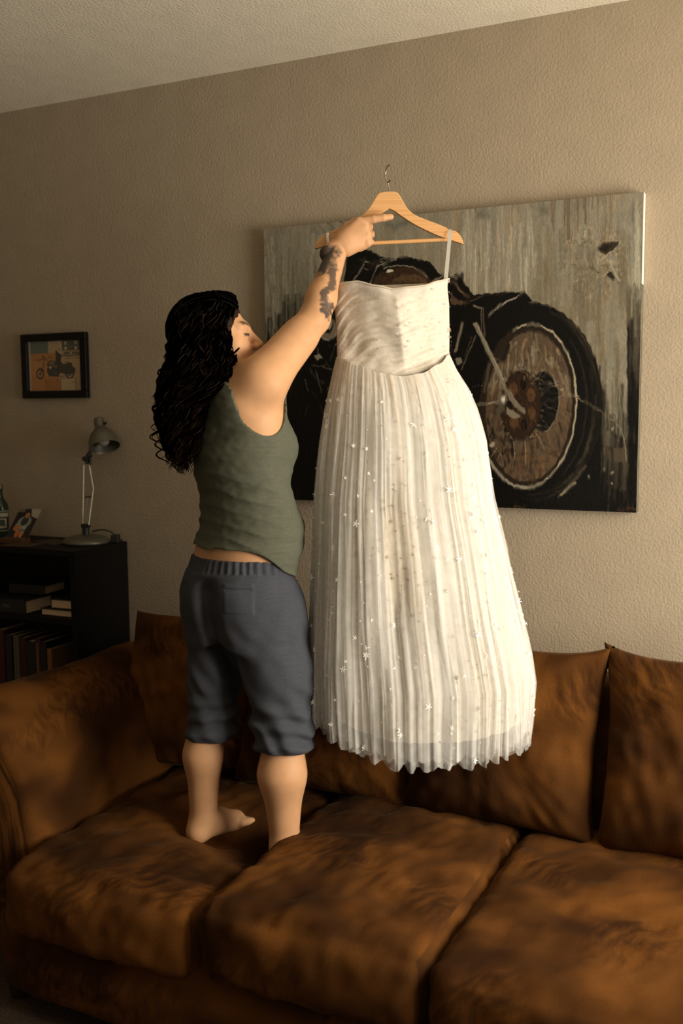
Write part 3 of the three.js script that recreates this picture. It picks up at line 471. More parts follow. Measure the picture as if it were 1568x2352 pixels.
// ---------------------------------------------------------------- the person
const PHI = 0.73;                                                  // how far she is turned from the picture's right towards the wall
const FACE = RH.clone().multiplyScalar(Math.cos(PHI)).addScaledVector(FH, Math.sin(PHI));     // where she faces
const SIDE = RH.clone().multiplyScalar(Math.sin(PHI)).addScaledVector(FH, -Math.cos(PHI));    // her right
const sF = Math.cos(PHI), sS = Math.sin(PHI);
const person = thing('person', 'dark curly-haired person in green tank top and capri sweatpants, standing on sofa, holding a hanger', 'person', onY(560, 1950, 0.4).toArray());
const inPerson = g => { g.translate(-person.position.x, -person.position.y, -person.position.z); return g; };

// stacks of elliptical cross-sections, measured as outline left/right at a row, with the ratio of width to depth
function stack(rows) {
  const t = rows.map(([py, l, r, ratio, depth]) => {
    const c = P((l + r) / 2, py, depth), h = (r - l) / 2 * depth / FOCAL, b = h / Math.hypot(ratio * sS, sF); return { y: c.y, x: c.x, z: c.z, a: b * ratio, b };
  }).sort((p, q) => p.y - q.y);
  const cr = (p0, p1, p2, p3, f) => 0.5 * (2 * p1 + (p2 - p0) * f + (2 * p0 - 5 * p1 + 4 * p2 - p3) * f * f + (3 * p1 - p0 - 3 * p2 + p3) * f * f * f);
  const out = { x: 0, z: 0, a: 0, b: 0, over: 0 };
  const at = y => {
    const n = t.length; let i = 0; out.over = 0;
    if (y <= t[0].y) { out.over = t[0].y - y; y = t[0].y; } if (y >= t[n - 1].y) { out.over = y - t[n - 1].y; y = t[n - 1].y; }
    while (i < n - 2 && y > t[i + 1].y) i++;
    const f = clamp((y - t[i].y) / (t[i + 1].y - t[i].y), 0, 1), A = t[Math.max(0, i - 1)], Bq = t[i], C = t[i + 1], D = t[Math.min(n - 1, i + 2)];
    out.x = cr(A.x, Bq.x, C.x, D.x, f); out.z = cr(A.z, Bq.z, C.z, D.z, f); out.a = cr(A.a, Bq.a, C.a, D.a, f); out.b = cr(A.b, Bq.b, C.b, D.b, f); return out;
  };
  const d = (x, y, z) => {
    const q = at(y), dx = x - q.x, dz = z - q.z, s = dx * SIDE.x + dz * SIDE.z, f = dx * FACE.x + dz * FACE.z;
    const k0 = Math.hypot(s / q.a, f / q.b), k1 = Math.hypot(s / (q.a * q.a), f / (q.b * q.b)); let e = k1 < 1e-9 ? -Math.min(q.a, q.b) : k0 * (k0 - 1) / k1;
    if (q.over > 0) e = Math.hypot(Math.max(e, 0), q.over); return e;
  };
  return { d, at, lo: t[0].y, hi: t[t.length - 1].y };
}
const torso = stack([
  [1470, 452, 676, 1.15, 2.70], [1430, 444, 684, 1.2, 2.70], [1370, 438, 684, 1.25, 2.70], [1310, 438, 672, 1.3, 2.70], [1260, 444, 682, 1.3, 2.695], [1212, 459, 691, 1.3, 2.69], [1160, 461, 676, 1.35, 2.68],
  [1117, 456, 664, 1.35, 2.67], [1070, 446, 655, 1.35, 2.66], [1020, 442, 650, 1.4, 2.65], [970, 444, 637, 1.5, 2.64], [925, 452, 615, 1.6, 2.63], [890, 466, 588, 1.75, 2.62], [862, 484, 556, 1.7, 2.61], [840, 494, 538, 1.4, 2.60],
]);
const J = {
  neck: P(513, 868, 2.61), skull: P(503, 800, 2.60),
  shR: P(602, 876, 2.545), elR: P(721, 733, 2.635), wrR: P(777, 569, 2.685),
  hipL: P(490, 1400, 2.735), knL: P(477, 1640, 2.72), anL: P(467, 1877, 2.745), hipR: P(620, 1400, 2.65), knR: P(651, 1672, 2.63), anR: P(653, 1925, 2.655),
};
J.shL = P(440, 888, 2.70); J.elL = P(492, 1040, 2.83); J.wrL = P(590, 1090, 2.86);
const bustR = P(624, 1030, 2.655), bustL = P(590, 1034, 2.76);
const buttR = P(552, 1368, 2.655), buttL = P(502, 1368, 2.70), belly = P(622, 1214, 2.745);
const footOf = (an, toe) => ({ heel: an.clone().addScaledVector(toe, -0.02).setY(an.y - 0.034), ball: an.clone().addScaledVector(toe, 0.115).setY(an.y - 0.044), mid: an.clone().addScaledVector(toe, 0.055).setY(an.y - 0.022) });
const toeL = FACE.clone().applyAxisAngle(V(0, 1, 0), 0.1), toeR = FACE.clone().applyAxisAngle(V(0, 1, 0), 0.5);
const fL = footOf(J.anL, toeL), fR = footOf(J.anR, toeR);
const calf = (kn, an, f, out) => ({ c: kn.clone().lerp(an, f).addScaledVector(FACE, -out) });
const cL = { c: P(464, 1735, 2.715) }, cR = { c: P(647, 1778, 2.625) };
const toes = [];
for (const [f, dir, an, sgn] of [[fL, toeL, J.anL, 1], [fR, toeR, J.anR, -1]]) {
  const sd = V(-dir.z, 0, dir.x).multiplyScalar(sgn);            // towards the big toe
  for (let i = 0; i < 5; i++) { const o = 0.03 - i * 0.0155, a = f.ball.clone().addScaledVector(sd, o).addScaledVector(dir, 0.0 - i * 0.005); toes.push([a, a.clone().addScaledVector(dir, 0.036 - i * 0.004).setY(a.y - 0.005), i ? 0.0095 - i * 0.0006 : 0.0125]); }
}
function legsD(x, y, z) {
  let d = 1e3;
  for (const [hip, kn, an, cf, f, rk, rc, ra] of [[J.hipL, J.knL, J.anL, cL.c, fL, 0.046, 0.05, 0.034], [J.hipR, J.knR, J.anR, cR.c, fR, 0.05, 0.064, 0.036]]) {
    let e = coneD(x, y, z, hip, kn, 0.085, rk); e = smin(e, coneD(x, y, z, kn, an, rk * 0.9, ra * 0.92), 0.03); e = smin(e, coneD(x, y, z, kn, cf, rk * 0.8, rc * 0.92), 0.04); e = smin(e, coneD(x, y, z, cf, an, rc * 0.9, ra * 0.8), 0.03);
    e = smin(e, coneD(x, y, z, an, f.heel, ra * 0.85, 0.027), 0.02); e = smin(e, coneD(x, y, z, f.mid, f.ball, 0.028, 0.024), 0.03); e = smin(e, coneD(x, y, z, f.heel, f.ball, 0.026, 0.02), 0.03); e = smin(e, coneD(x, y, z, an, f.mid, ra * 0.8, 0.03), 0.02);
    d = Math.min(d, e);
  }
  for (const [a, b, r] of toes) d = smin(d, coneD(x, y, z, a, b, r, r * 0.9), 0.01);
  return d;
}
const M1 = { m: J.elR.clone().lerp(J.wrR, 0.28), u0: J.shR.clone().lerp(J.elR, 0.3), u1: J.shR.clone().lerp(J.elR, 0.7) };
function armR2(x, y, z) {
  let d = coneD(x, y, z, J.shR, J.elR, 0.053, 0.040); d = smin(d, coneD(x, y, z, M1.u0, M1.u1, 0.048, 0.043), 0.03);
  d = smin(d, coneD(x, y, z, J.elR, M1.m, 0.038, 0.0395), 0.02); return smin(d, coneD(x, y, z, M1.m, J.wrR, 0.0385, 0.0255), 0.02);
}
const scap = P(560, 930, 2.56), latt = P(590, 965, 2.585), pec = P(592, 958, 2.66), trap = P(540, 890, 2.58);
function trunkD(x, y, z) {
  let d = torso.d(x, y, z);
  d = smin(d, coneD(x, y, z, J.neck, J.skull, 0.05, 0.047), 0.04);
  d = smin(d, coneD(x, y, z, trap, J.shR, 0.045, 0.048), 0.045);
  d = smin(d, coneD(x, y, z, J.neck, J.shL, 0.05, 0.05), 0.05);
  d = smin(d, coneD(x, y, z, scap, latt, 0.06, 0.06), 0.05);
  d = smin(d, coneD(x, y, z, J.shR, pec, 0.045, 0.055), 0.05);
  d = smin(d, ballD(x, y, z, bustR, 0.062), 0.05); d = smin(d, ballD(x, y, z, bustL, 0.062), 0.05);
  d = smin(d, ballD(x, y, z, belly, 0.075), 0.06);
  d = smin(d, ballD(x, y, z, buttR, 0.088), 0.05); d = smin(d, ballD(x, y, z, buttL, 0.088), 0.05);
  return d;
}
function bodyD(x, y, z) {
  let d = trunkD(x, y, z);
  d = smin(d, armR2(x, y, z), 0.045);
  let l = coneD(x, y, z, J.shL, J.elL, 0.05, 0.04); l = smin(l, coneD(x, y, z, J.elL, J.wrL, 0.038, 0.026), 0.02);
  d = smin(d, l, 0.03);
  return smin(d, legsD(x, y, z), 0.04);
}
// skin: bare tone, with the tattoo that runs down the forearm
const SKIN = [0.57, 0.31, 0.155];
const armAx = J.wrR.clone().sub(J.elR), armLen = armAx.length(); armAx.normalize();
const armLat = RH.clone().addScaledVector(armAx, -RH.dot(armAx)).normalize();
function skinAt(x, y, z) {
  const m = 1 + 0.05 * noise3(x * 30, y * 30, z * 30) + 0.04 * noise3(x * 9, y * 9, z * 9);
  let c = [SKIN[0] * m, SKIN[1] * m, SKIN[2] * m];
  const dx = x - J.elR.x, dy = y - J.elR.y, dz = z - J.elR.z, h = (dx * armAx.x + dy * armAx.y + dz * armAx.z) / armLen, w = (dx * armLat.x + dy * armLat.y + dz * armLat.z);
  if (h > -0.2 && h < 1.12 && Math.abs(w) < 0.07) {
    const front = (dx * FH.x + dz * FH.z) - armAx.dot(FH) * h * armLen < 0.012;
    if (front) {
      // dense band over the wrist, a stem down the middle, a leafy head below
      const n = noise3(x * 60, y * 60, z * 60) * 0.5 + noise3(x * 130, y * 130, z * 130) * 0.4;
      let ink = 0;
      const band = smooth(0.48, 0.6, h + 0.1 * n) * (1 - smooth(0.9, 0.99, h + 0.05 * n)) * smooth(0.02 + 0.012 * n, 0.006 + 0.012 * n, w);
      ink = Math.max(ink, band * (w < -0.006 ? 1 : 0.55 + 0.5 * n));
      const sw = 0.006 * Math.sin(h * 18) + 0.004, stem = smooth(0.012, 0.007, Math.abs(w - sw - 0.012) + 0.006 * n) * smooth(0.1, 0.2, h) * (1 - smooth(0.64, 0.7, h));
      ink = Math.max(ink, stem * 0.75);
      const hx = w - 0.027, hy = (h - 0.12) * armLen, a = Math.atan2(hy, hx), rr = Math.hypot(hx, hy * 0.6), lobes = 0.014 + 0.004 * Math.cos(a * 6 + 0.6) + 0.006 * n;
      ink = Math.max(ink, smooth(lobes + 0.004, lobes - 0.003, rr) * (0.8 + 0.3 * n));
      ink = clamp(ink * 1.25, 0, 1) * 0.94;
      c = [mix(c[0], 0.045, ink), mix(c[1], 0.04, ink), mix(c[2], 0.035, ink)];
    }
  }
  return c;
}
const skinMat = new THREE.MeshPhysicalMaterial({ color: 0xffffff, vertexColors: true, roughness: 0.52, specularIntensity: 0.45, sheen: 0.15, sheenColor: lin(0.9, 0.6, 0.4), sheenRoughness: 0.6 });

// right hand closed round the arm of the hanger: palm, three curled fingers, index laid along the wood, thumb behind it
function handGeo(wrist, along, back, side, k, index, curl = 1) {
  // along: wrist to knuckles, back: out of the back of the hand, side: towards the thumb
  const L = (a, b, s) => wrist.clone().addScaledVector(along, a * k).addScaledVector(back, b * k).addScaledVector(side, s * k);
  const prims = [];
  const add = (a, b, ra, rb, q = 0.008) => prims.push([a, b, ra * k, rb * k, q]);
  add(L(-0.03, 0, 0), L(0.02, 0, 0.002), 0.0235, 0.022, 0.015);
  add(L(0.015, 0.001, 0.012), L(0.070, 0.004, 0.026), 0.017, 0.0125, 0.014); add(L(0.015, 0.001, 0), L(0.074, 0.006, 0.008), 0.017, 0.0125, 0.014);
  add(L(0.015, 0, -0.008), L(0.070, 0.004, -0.01), 0.017, 0.012, 0.014); add(L(0.012, 0, -0.014), L(0.062, 0.0, -0.026), 0.016, 0.0115, 0.014);
  add(L(0.02, -0.008, 0.016), L(0.045, -0.014, 0.03), 0.016, 0.0135, 0.014);
  const F = [[0.070, 0.026, 0.036, 0.024, 0.019, 0.0092], [0.076, 0.008, 0.041, 0.027, 0.020, 0.0094], [0.071, -0.010, 0.038, 0.025, 0.019, 0.009], [0.062, -0.026, 0.030, 0.020, 0.016, 0.008]];
  F.forEach(([a, s, l1, l2, l3, r], i) => {
    const k0 = L(a, 0.005, s); let d1, d2, d3;
    if (i === 0 && index) { const t = index.clone().sub(k0).normalize(); d1 = t.clone().addScaledVector(back, 0.12).normalize(); d2 = t; d3 = t.clone().addScaledVector(back, -0.15).normalize(); }
    else {
      const dir = b => along.clone().multiplyScalar(Math.cos(b)).addScaledVector(back, -Math.sin(b));
      d1 = dir(1.1 * curl); d2 = dir(2.45 * curl); d3 = dir(3.4 * curl);
    }
    const k1 = k0.clone().addScaledVector(d1, l1 * k), k2 = k1.clone().addScaledVector(d2, l2 * k), k3 = k2.clone().addScaledVector(d3, l3 * k);
    add(k0, k1, r * 1.14, r, 0.004); add(k1, k2, r, r * 0.93, 0.003); add(k2, k3, r * 0.93, r * 0.8, 0.003);
  });
  const t0 = L(0.04, -0.014, 0.03), t1 = L(0.072, -0.034, 0.036), t2 = L(0.1, -0.036, 0.03);
  add(t0, t1, 0.0125, 0.0105, 0.008); add(t1, t2, 0.0105, 0.0088, 0.003);
  const sdf = (x, y, z) => { let d = 1e3; for (const [a, b, ra, rb, q] of prims) d = smin(d, coneD(x, y, z, a, b, ra, rb), q); return d; };
  const pts = prims.flatMap(p => [p[0], p[1]]), [lo, hi] = boundsOf(pts, 0.03);
  return surfaceNets(sdf, lo, hi, 0.0028, skinAt);
}
const UPW = V(0, 1, 0);
const handAlong = RH.clone().multiplyScalar(0.84).addScaledVector(UPW, 0.52).addScaledVector(FH, 0.12).normalize();
const handBack = FH.clone().multiplyScalar(-1).addScaledVector(handAlong, FH.dot(handAlong)).normalize();
const handSide = new THREE.Vector3().crossVectors(handBack, handAlong).normalize(); if (handSide.y < 0) handSide.multiplyScalar(-1);
const handR = handGeo(J.wrR.clone().addScaledVector(handAlong, 0.004), handAlong, handBack, handSide, 1.12, P(868, 503, 2.685));
const haLAlong = J.wrL.clone().sub(J.elL).normalize(), haLBack = V(0, 0, 1).cross(haLAlong).normalize(), haLSide = new THREE.Vector3().crossVectors(haLAlong, haLBack);
const handL = handGeo(J.wrL, haLAlong, haLBack, haLSide, 1.0, null, 0.45);

// head, in its own axes: x to her right, y up, z out of the face
const headF = RH.clone().multiplyScalar(Math.cos(0.16)).addScaledVector(FH, Math.sin(0.16)).addScaledVector(UPW, 0.17).normalize();
const headR = new THREE.Vector3().crossVectors(headF, UPW).normalize(), headU = new THREE.Vector3().crossVectors(headR, headF).normalize();
const headC = P(497, 783, 2.60);
const toHead = (x, y, z) => { const dx = x - headC.x, dy = y - headC.y, dz = z - headC.z; return [dx * headR.x + dy * headR.y + dz * headR.z, dx * headU.x + dy * headU.y + dz * headU.z, dx * headF.x + dy * headF.y + dz * headF.z]; };
const fromHead = (x, y, z) => headC.clone().addScaledVector(headR, x).addScaledVector(headU, y).addScaledVector(headF, z);
function headD(wx, wy, wz) {
  let [x, y, z] = toHead(wx, wy, wz); const ax = Math.abs(x);
  let d = eggD(x, y, z, 0, 0.025, -0.014, 0.073, 0.086, 0.094);
  d = smin(d, eggD(x, y, z, 0, -0.035, 0.030, 0.058, 0.072, 0.058), 0.03);
  d = smin(d, coneD(ax, y, z, V(0.047, -0.055, 0.01), V(0.012, -0.098, 0.062), 0.018, 0.017), 0.03);
  d = smin(d, eggD(x, y, z, 0, -0.1, 0.072, 0.019, 0.016, 0.016), 0.02);
  d = smin(d, coneD(ax, y, z, V(0.006, 0.023, 0.079), V(0.042, 0.022, 0.062), 0.011, 0.011), 0.018);
  d = smin(d, coneD(ax, y, z, V(0.036, -0.028, 0.058), V(0.044, -0.02, 0.045), 0.02, 0.02), 0.02);
  d = smax(d, -ballD(ax, y, z, V(0.032, 0.003, 0.098), 0.0165), 0.016);
  d = smin(d, ballD(ax, y, z, V(0.031, 0.001, 0.0725), 0.0125), 0.005);
  d = smin(d, coneD(ax, y, z, V(0.016, 0.004, 0.080), V(0.047, 0.002, 0.068), 0.0035, 0.003), 0.003);
  d = smin(d, coneD(x, y, z, V(0, 0.014, 0.085), V(0, -0.026, 0.109), 0.007, 0.0105), 0.012);
  d = smin(d, ballD(ax, y, z, V(0.011, -0.031, 0.097), 0.0085), 0.008);
  d = smin(d, coneD(ax, y, z, V(0, -0.0585, 0.0895), V(0.022, -0.057, 0.076), 0.0062, 0.004), 0.006);
  d = smin(d, coneD(ax, y, z, V(0, -0.0715, 0.088), V(0.02, -0.067, 0.076), 0.0068, 0.004), 0.006);
  d = smax(d, -coneD(ax, y, z, V(0, -0.0645, 0.099), V(0.022, -0.061, 0.084), 0.0045, 0.003), 0.003);
  // ears
  d = smin(d, smax(eggD(ax, y, z, 0.075, -0.006, -0.006, 0.012, 0.031, 0.019), -eggD(ax, y, z, 0.085, -0.004, -0.003, 0.009, 0.02, 0.011), 0.005), 0.006);
  return d;
}
function headColor(wx, wy, wz) {
  const [x, y, z] = toHead(wx, wy, wz), ax = Math.abs(x), c = skinAt(wx, wy, wz);
  const put = (t, r, g, b) => { c[0] = mix(c[0], r, t); c[1] = mix(c[1], g, t); c[2] = mix(c[2], b, t); };
  if (z > 0.03) {
    const by = 0.026 + 0.006 * Math.sin(clamp((ax - 0.012) / 0.04, 0, 1) * 2.4);
    put(smooth(0.007, 0.003, Math.abs(y - by)) * smooth(0.008, 0.014, ax) * (1 - smooth(0.046, 0.054, ax)) * 0.85, 0.03, 0.017, 0.01);
    put(smooth(0.0055, 0.0025, Math.abs(y + 0.001 - 0.15 * (ax - 0.03))) * smooth(0.014, 0.02, ax) * (1 - smooth(0.044, 0.05, ax)), 0.015, 0.01, 0.008);
    put(smooth(0.0095, 0.006, Math.abs(y + 0.065)) * (1 - smooth(0.018, 0.024, ax)) * smooth(0.066, 0.072, z) * 0.7, 0.36, 0.12, 0.09);
    put(smooth(0.03, 0.0, Math.hypot(ax - 0.04, y + 0.03)) * 0.25, 0.62, 0.26, 0.15);
  }
  return c;
}
const headGeo = surfaceNets(headD, headC.clone().subScalar(0.145), headC.clone().addScalar(0.145), 0.003, headColor);
// ---- tank top: a close shell over the trunk, cut at neck, armholes and hem
const heather = dataTexture(256, (u, v) => { const k = 236 + 14 * tileNoise(u, v, 90, 3) + 8 * tileNoise(u, v, 30, 5) + 10 * tileNoise(u, v, 128, 8); return [k, k, k]; }, true);
const jersey = dataTexture(256, (u, v) => { const k = 128 + 60 * Math.sin(u * 2 * Math.PI * 64) * 0.5 + 50 * tileNoise(u, v, 100, 4); return [k, k, k]; });
const clothMat = (c, sheen) => new THREE.MeshPhysicalMaterial({ color: c, map: rep(heather, 5), bumpMap: rep(jersey, 6), bumpScale: 0.00012, roughness: 0.92, specularIntensity: 0.25, sheen: 0.25, sheenColor: sheen, sheenRoughness: 0.5 });
const tankMat = clothMat(lin(0.115, 0.118, 0.082), lin(0.4, 0.4, 0.3));
const pantMat = clothMat(lin(0.066, 0.070, 0.082), lin(0.3, 0.3, 0.35));
const hemY = P(445, 1250, 2.70).y, hemF = P(680, 1316, 2.70).y;
const holeC = P(598, 905, 2.56), holeL = J.shL.clone();
const frame = (x, y, z, o) => { const dx = x - o.x, dz = z - o.z; return [dx * SIDE.x + dz * SIDE.z, y - o.y, dx * FACE.x + dz * FACE.z]; };
const waistC = P(565, 1200, 2.69);
function tankFold(x, y, z) {
  const [s, h, f] = frame(x, y, z, waistC);
  const a = Math.atan2(f, s);
  // horizontal gathers at the small of the back and drag lines rising to the bust
  let d = 0;
  const low = smooth(0.22, 0.02, Math.abs(h - 0.0));
  const w1 = h + 0.018 * Math.sin(a * 1.5 + 0.7) + 0.05 * s;
  d += 0.0042 * low * (1 - 2 * Math.pow(Math.abs(Math.sin(w1 * Math.PI / 0.04 + noise3(x * 6, y * 4, z * 6) * 0.9)), 0.9)) * (0.55 + 0.45 * noise3(x * 5 + 3, y * 9, z * 5));
  d += 0.003 * Math.sin((h - 0.35 * f - 0.25 * s) * 2 * Math.PI / 0.075 + noise3(x * 5, y * 5, z * 5) * 2) * smooth(0.02, 0.12, h) * (1 - smooth(0.22, 0.3, h));
  return d * (0.3 + 0.7 * smooth(0.09, -0.05, f)) + 0.001 * noise3(x * 25, y * 40, z * 25);
}
function tankD(x, y, z) {
  let d = trunkD(x, y, z); d = smin(d, armR2(x, y, z) + 0.012, 0.045) - 0.0075 - tankFold(x, y, z);
  const [s, h, f] = frame(x, y, z, waistC);
  const hem = mix(hemY, hemF, smooth(-0.07, 0.1, f + 0.25 * s)) + 0.004 * noise3(x * 12, 1, z * 12);
  d -= 0.008 * smooth(hemY + 0.03, hemY - 0.02, y);
  d = smax(d, hem - y, 0.004);
  // armhole: an oval opening seen along her side axis
  const [as, ah, af] = frame(x, y, z, holeC);
  const dn = ah < 0 ? ah / 0.106 : ah / 0.2, ov = (Math.hypot((af + 0.012) / 0.078, dn) - 1) * 0.078;
  if (as > -0.06) d = smax(d, -ov, 0.003);
  const [ls, lh, lf] = frame(x, y, z, holeL); if (ls < 0.03) d = smax(d, -(Math.hypot(lf / 0.062, lh < 0 ? lh / 0.1 : lh / 0.2) - 1) * 0.06, 0.003);
  // neckline: scooped front and back
  const [ns, nh, nf] = frame(x, y, z, J.neck);
  d = smax(d, -(Math.hypot(ns / 0.085, (nh - 0.05) / 0.115, nf / 0.3) - 1) * 0.08, 0.003);
  return smax(d, y - (J.shR.y + 0.04), 0.003);
}
{
  const [lo, hi] = boundsOf([P(440, 860, 2.6), P(440, 1310, 2.7), P(700, 1310, 2.7), bustL, bustR, J.shR, J.shL, buttR], 0.13);
  mesh('tank_top', inPerson(surfaceNets(tankD, lo, hi, 0.0047)), tankMat, person).userData.label = 'grey-green tank top';
}
// ---- capri sweatpants
const PL = { hip: P(496, 1425, 2.735), mid: P(496, 1540, 2.73), hem: P(486, 1684, 2.72) }, PR = { hip: P(612, 1430, 2.66), mid: P(636, 1550, 2.64), hem: P(653, 1709, 2.63) };
const cleft = [P(485, 1310, 2.69), P(489, 1400, 2.69), P(512, 1480, 2.69), P(556, 1600, 2.69)].map(p => p.addScaledVector(FH, -((p.x - waistC.x) * FH.x + (p.z - waistC.z) * FH.z)));
const waistY = P(440, 1272, 2.70).y, waistF = P(678, 1300, 2.70).y;
function pantD(x, y, z) {
  let d = torso.d(x, y, z); d = smin(d, ballD(x, y, z, buttR, 0.092), 0.05); d = smin(d, ballD(x, y, z, buttL, 0.092), 0.05);
  const [s, h, f] = frame(x, y, z, waistC);
  const low = y < PR.hip.y + 0.25;
  let l = coneD(x, y, z, PL.hip, PL.mid, 0.074, 0.062); l = smin(l, coneD(x, y, z, PL.mid, PL.hem, 0.062, 0.06), 0.04);
  let r = coneD(x, y, z, PR.hip, PR.mid, 0.098, 0.080); r = smin(r, coneD(x, y, z, PR.mid, PR.hem, 0.080, 0.069), 0.04);
  const hb = smooth(0.035, 0.0, Math.abs(y - (PR.hem.y + 0.005))), hbl = smooth(0.035, 0.0, Math.abs(y - (PL.hem.y + 0.005)));
  r -= 0.004 * hb; l -= 0.003 * hbl;
  // folds: diagonals under the seat, slouch above the hem
  const fold = 0.0065 * Math.sin((y * 1.0 + (x * RH.x + z * RH.z) * 1.15) * 2 * Math.PI / 0.085 + 2.2 * noise3(x * 5, y * 5, z * 5)) * smooth(0.1, -0.05, y - PR.hip.y) * (0.5 + 0.5 * noise3(x * 4, y * 6, z * 4));
  const slouch = 0.005 * Math.sin(y * 2 * Math.PI / 0.05 + 2.6 * noise3(x * 6, y * 3, z * 6)) * smooth(PR.hem.y + 0.16, PR.hem.y + 0.06, y);
  let legs = smin(l - (fold + slouch) * 0.8, r - fold - slouch, 0.012);
  legs = smax(legs, y - (PR.hip.y + 0.12), 0.05);
  d = smax(d, (PL.hip.y - 0.075) - y, 0.06);
  d = smin(d, legs, 0.05) - 0.008 - 0.002 * noise3(x * 14, y * 14, z * 14);
  // seat seam and the deep fold between the legs
  const depthIn = (x - waistC.x) * FH.x + (z - waistC.z) * FH.z;
  if (depthIn < 0.03) { const fx = x - FH.x * depthIn, fz = z - FH.z * depthIn; let cl = 1; for (let i = 0; i < 3; i++) cl = Math.min(cl, coneD(fx, y, fz, cleft[i], cleft[i + 1], 0, 0)); d += 0.03 * Math.exp(-(cl * cl) / 0.0006) * smooth(waistY - 0.035, waistY - 0.09, y) * smooth(0.03, -0.03, depthIn); }
  // hems
  const leftSide = (x - (PL.hem.x + PR.hem.x) / 2) * RH.x + (z - (PL.hem.z + PR.hem.z) / 2) * RH.z < 0;
  d = smax(d, (leftSide ? PL.hem.y - 0.01 : PR.hem.y - 0.008) - y, 0.005);
  const wy = mix(waistY, waistF, smooth(-0.08, 0.14, f));
  // gathered waistband
  const band = smooth(wy - 0.038, wy - 0.03, y);
  const a = Math.atan2(f, s);
  d += band * (0.004 + 0.0022 * Math.sin(a * 46 + noise3(x * 9, y * 9, z * 9)));
  d += 0.003 * smooth(0.006, 0.0, Math.abs(y - (wy - 0.036)));
  // patch pocket on the right seat: raised panel with a welt along its top
  const pc = pantPocket, [ps, ph, pf] = [(x - pc.x) * pocketR.x + (z - pc.z) * pocketR.z, y - pc.y, (x - pc.x) * pocketN.x + (z - pc.z) * pocketN.z];
  if (pf > -0.08) {
    const e = Math.max(Math.abs(ps) - 0.039, Math.abs(ph + 0.003) - 0.037) ; d -= 0.0022 * smooth(0.003, -0.002, e);
    d += 0.003 * smooth(0.004, 0.001, Math.abs(ph - 0.02)) * smooth(0.04, 0.036, Math.abs(ps));
    d -= 0.002 * smooth(0.006, 0.002, Math.abs(ph - 0.029)) * smooth(0.04, 0.036, Math.abs(ps));
  }
  return smax(d, y - wy, 0.004);
}
const pantPocket = P(549, 1371, 2.56), pocketN = FH.clone().multiplyScalar(-1), pocketR = RH.clone();
{
  const [lo, hi] = boundsOf([P(430, 1270, 2.7), P(700, 1300, 2.7), PL.hem, PR.hem, buttL, buttR, P(690, 1300, 2.8), P(450, 1400, 2.6), P(450, 1400, 2.8)], 0.15);
  mesh('capri_sweatpants', inPerson(surfaceNets(pantD, lo, hi, 0.0062)), pantMat, person).userData.label = 'slate-blue capri sweatpants with a patch pocket';
}
// ---- body: trunk, limbs, forearm, hands and head in one mesh
const armPts = [J.shR, J.elR, J.wrR];
// the forearm is meshed finely for its tattoo; the rest of the body a little coarser
const cutH = (x, y, z) => (x - J.elR.x) * armAx.x + (y - J.elR.y) * armAx.y + (z - J.elR.z) * armAx.z;
const [faLo, faHi] = boundsOf([J.elR, J.wrR], 0.07);
const foreGeo = surfaceNets((x, y, z) => Math.max(bodyD(x, y, z), -0.03 - cutH(x, y, z), cutH(x, y, z) - armLen - 0.004), faLo, faHi, 0.0035, skinAt);
const [boLo, boHi] = boundsOf([J.skull, J.shL, J.elL, J.wrL, J.shR, J.elR, fL.ball, fR.ball, bustL, J.anL, J.anR, buttL], 0.14);
const restGeo = surfaceNets((x, y, z) => { const h = cutH(x, y, z); let q = bodyD(x, y, z); if (y < waistY - 0.02 && y > PR.hem.y + 0.012 && q > -0.06) q = Math.max(q, pantD(x, y, z) + 0.006); return Math.max(q, Math.min(h + 0.022, 0.16 - Math.hypot(x - J.elR.x, y - J.elR.y, z - J.elR.z) + 0.2)); }, boLo, boHi, 0.008, skinAt);
const bodyGeo = mergeGeometries([restGeo, foreGeo, handR, handL, headGeo]);
const bodyMesh = mesh('body', inPerson(bodyGeo), skinMat, person);

// ---- hair: a dark mass under many tapering curls
const hairRows = [[692, 455, 540, 2.60, 0.045], [706, 438, 548, 2.60, 0.075], [726, 420, 545, 2.60, 0.09], [755, 408, 540, 2.60, 0.097], [790, 400, 540, 2.60, 0.10], [840, 394, 552, 2.595, 0.10], [868, 380, 552, 2.59, 0.10], [892, 374, 528, 2.585, 0.092], [930, 374, 476, 2.585, 0.075], [980, 378, 462, 2.585, 0.06], [1025, 388, 448, 2.59, 0.04], [1058, 402, 436, 2.595, 0.018]];
const hairT = hairRows.map(([py, l, r, dep, dh]) => { const c = P((l + r) / 2, py, dep); return { y: c.y, c, w: (r - l) / 2 * dep / FOCAL, d: dh }; });
function hairAt(y) {
  let i = 0; while (i < hairT.length - 2 && y < hairT[i + 1].y) i++;
  const A = hairT[i], B = hairT[i + 1], f = clamp((A.y - y) / (A.y - B.y), 0, 1.4);
  return { x: mix(A.c.x, B.c.x, f), z: mix(A.c.z, B.c.z, f), w: Math.max(0.01, mix(A.w, B.w, f)), d: Math.max(0.012, mix(A.d, B.d, f)) };
}
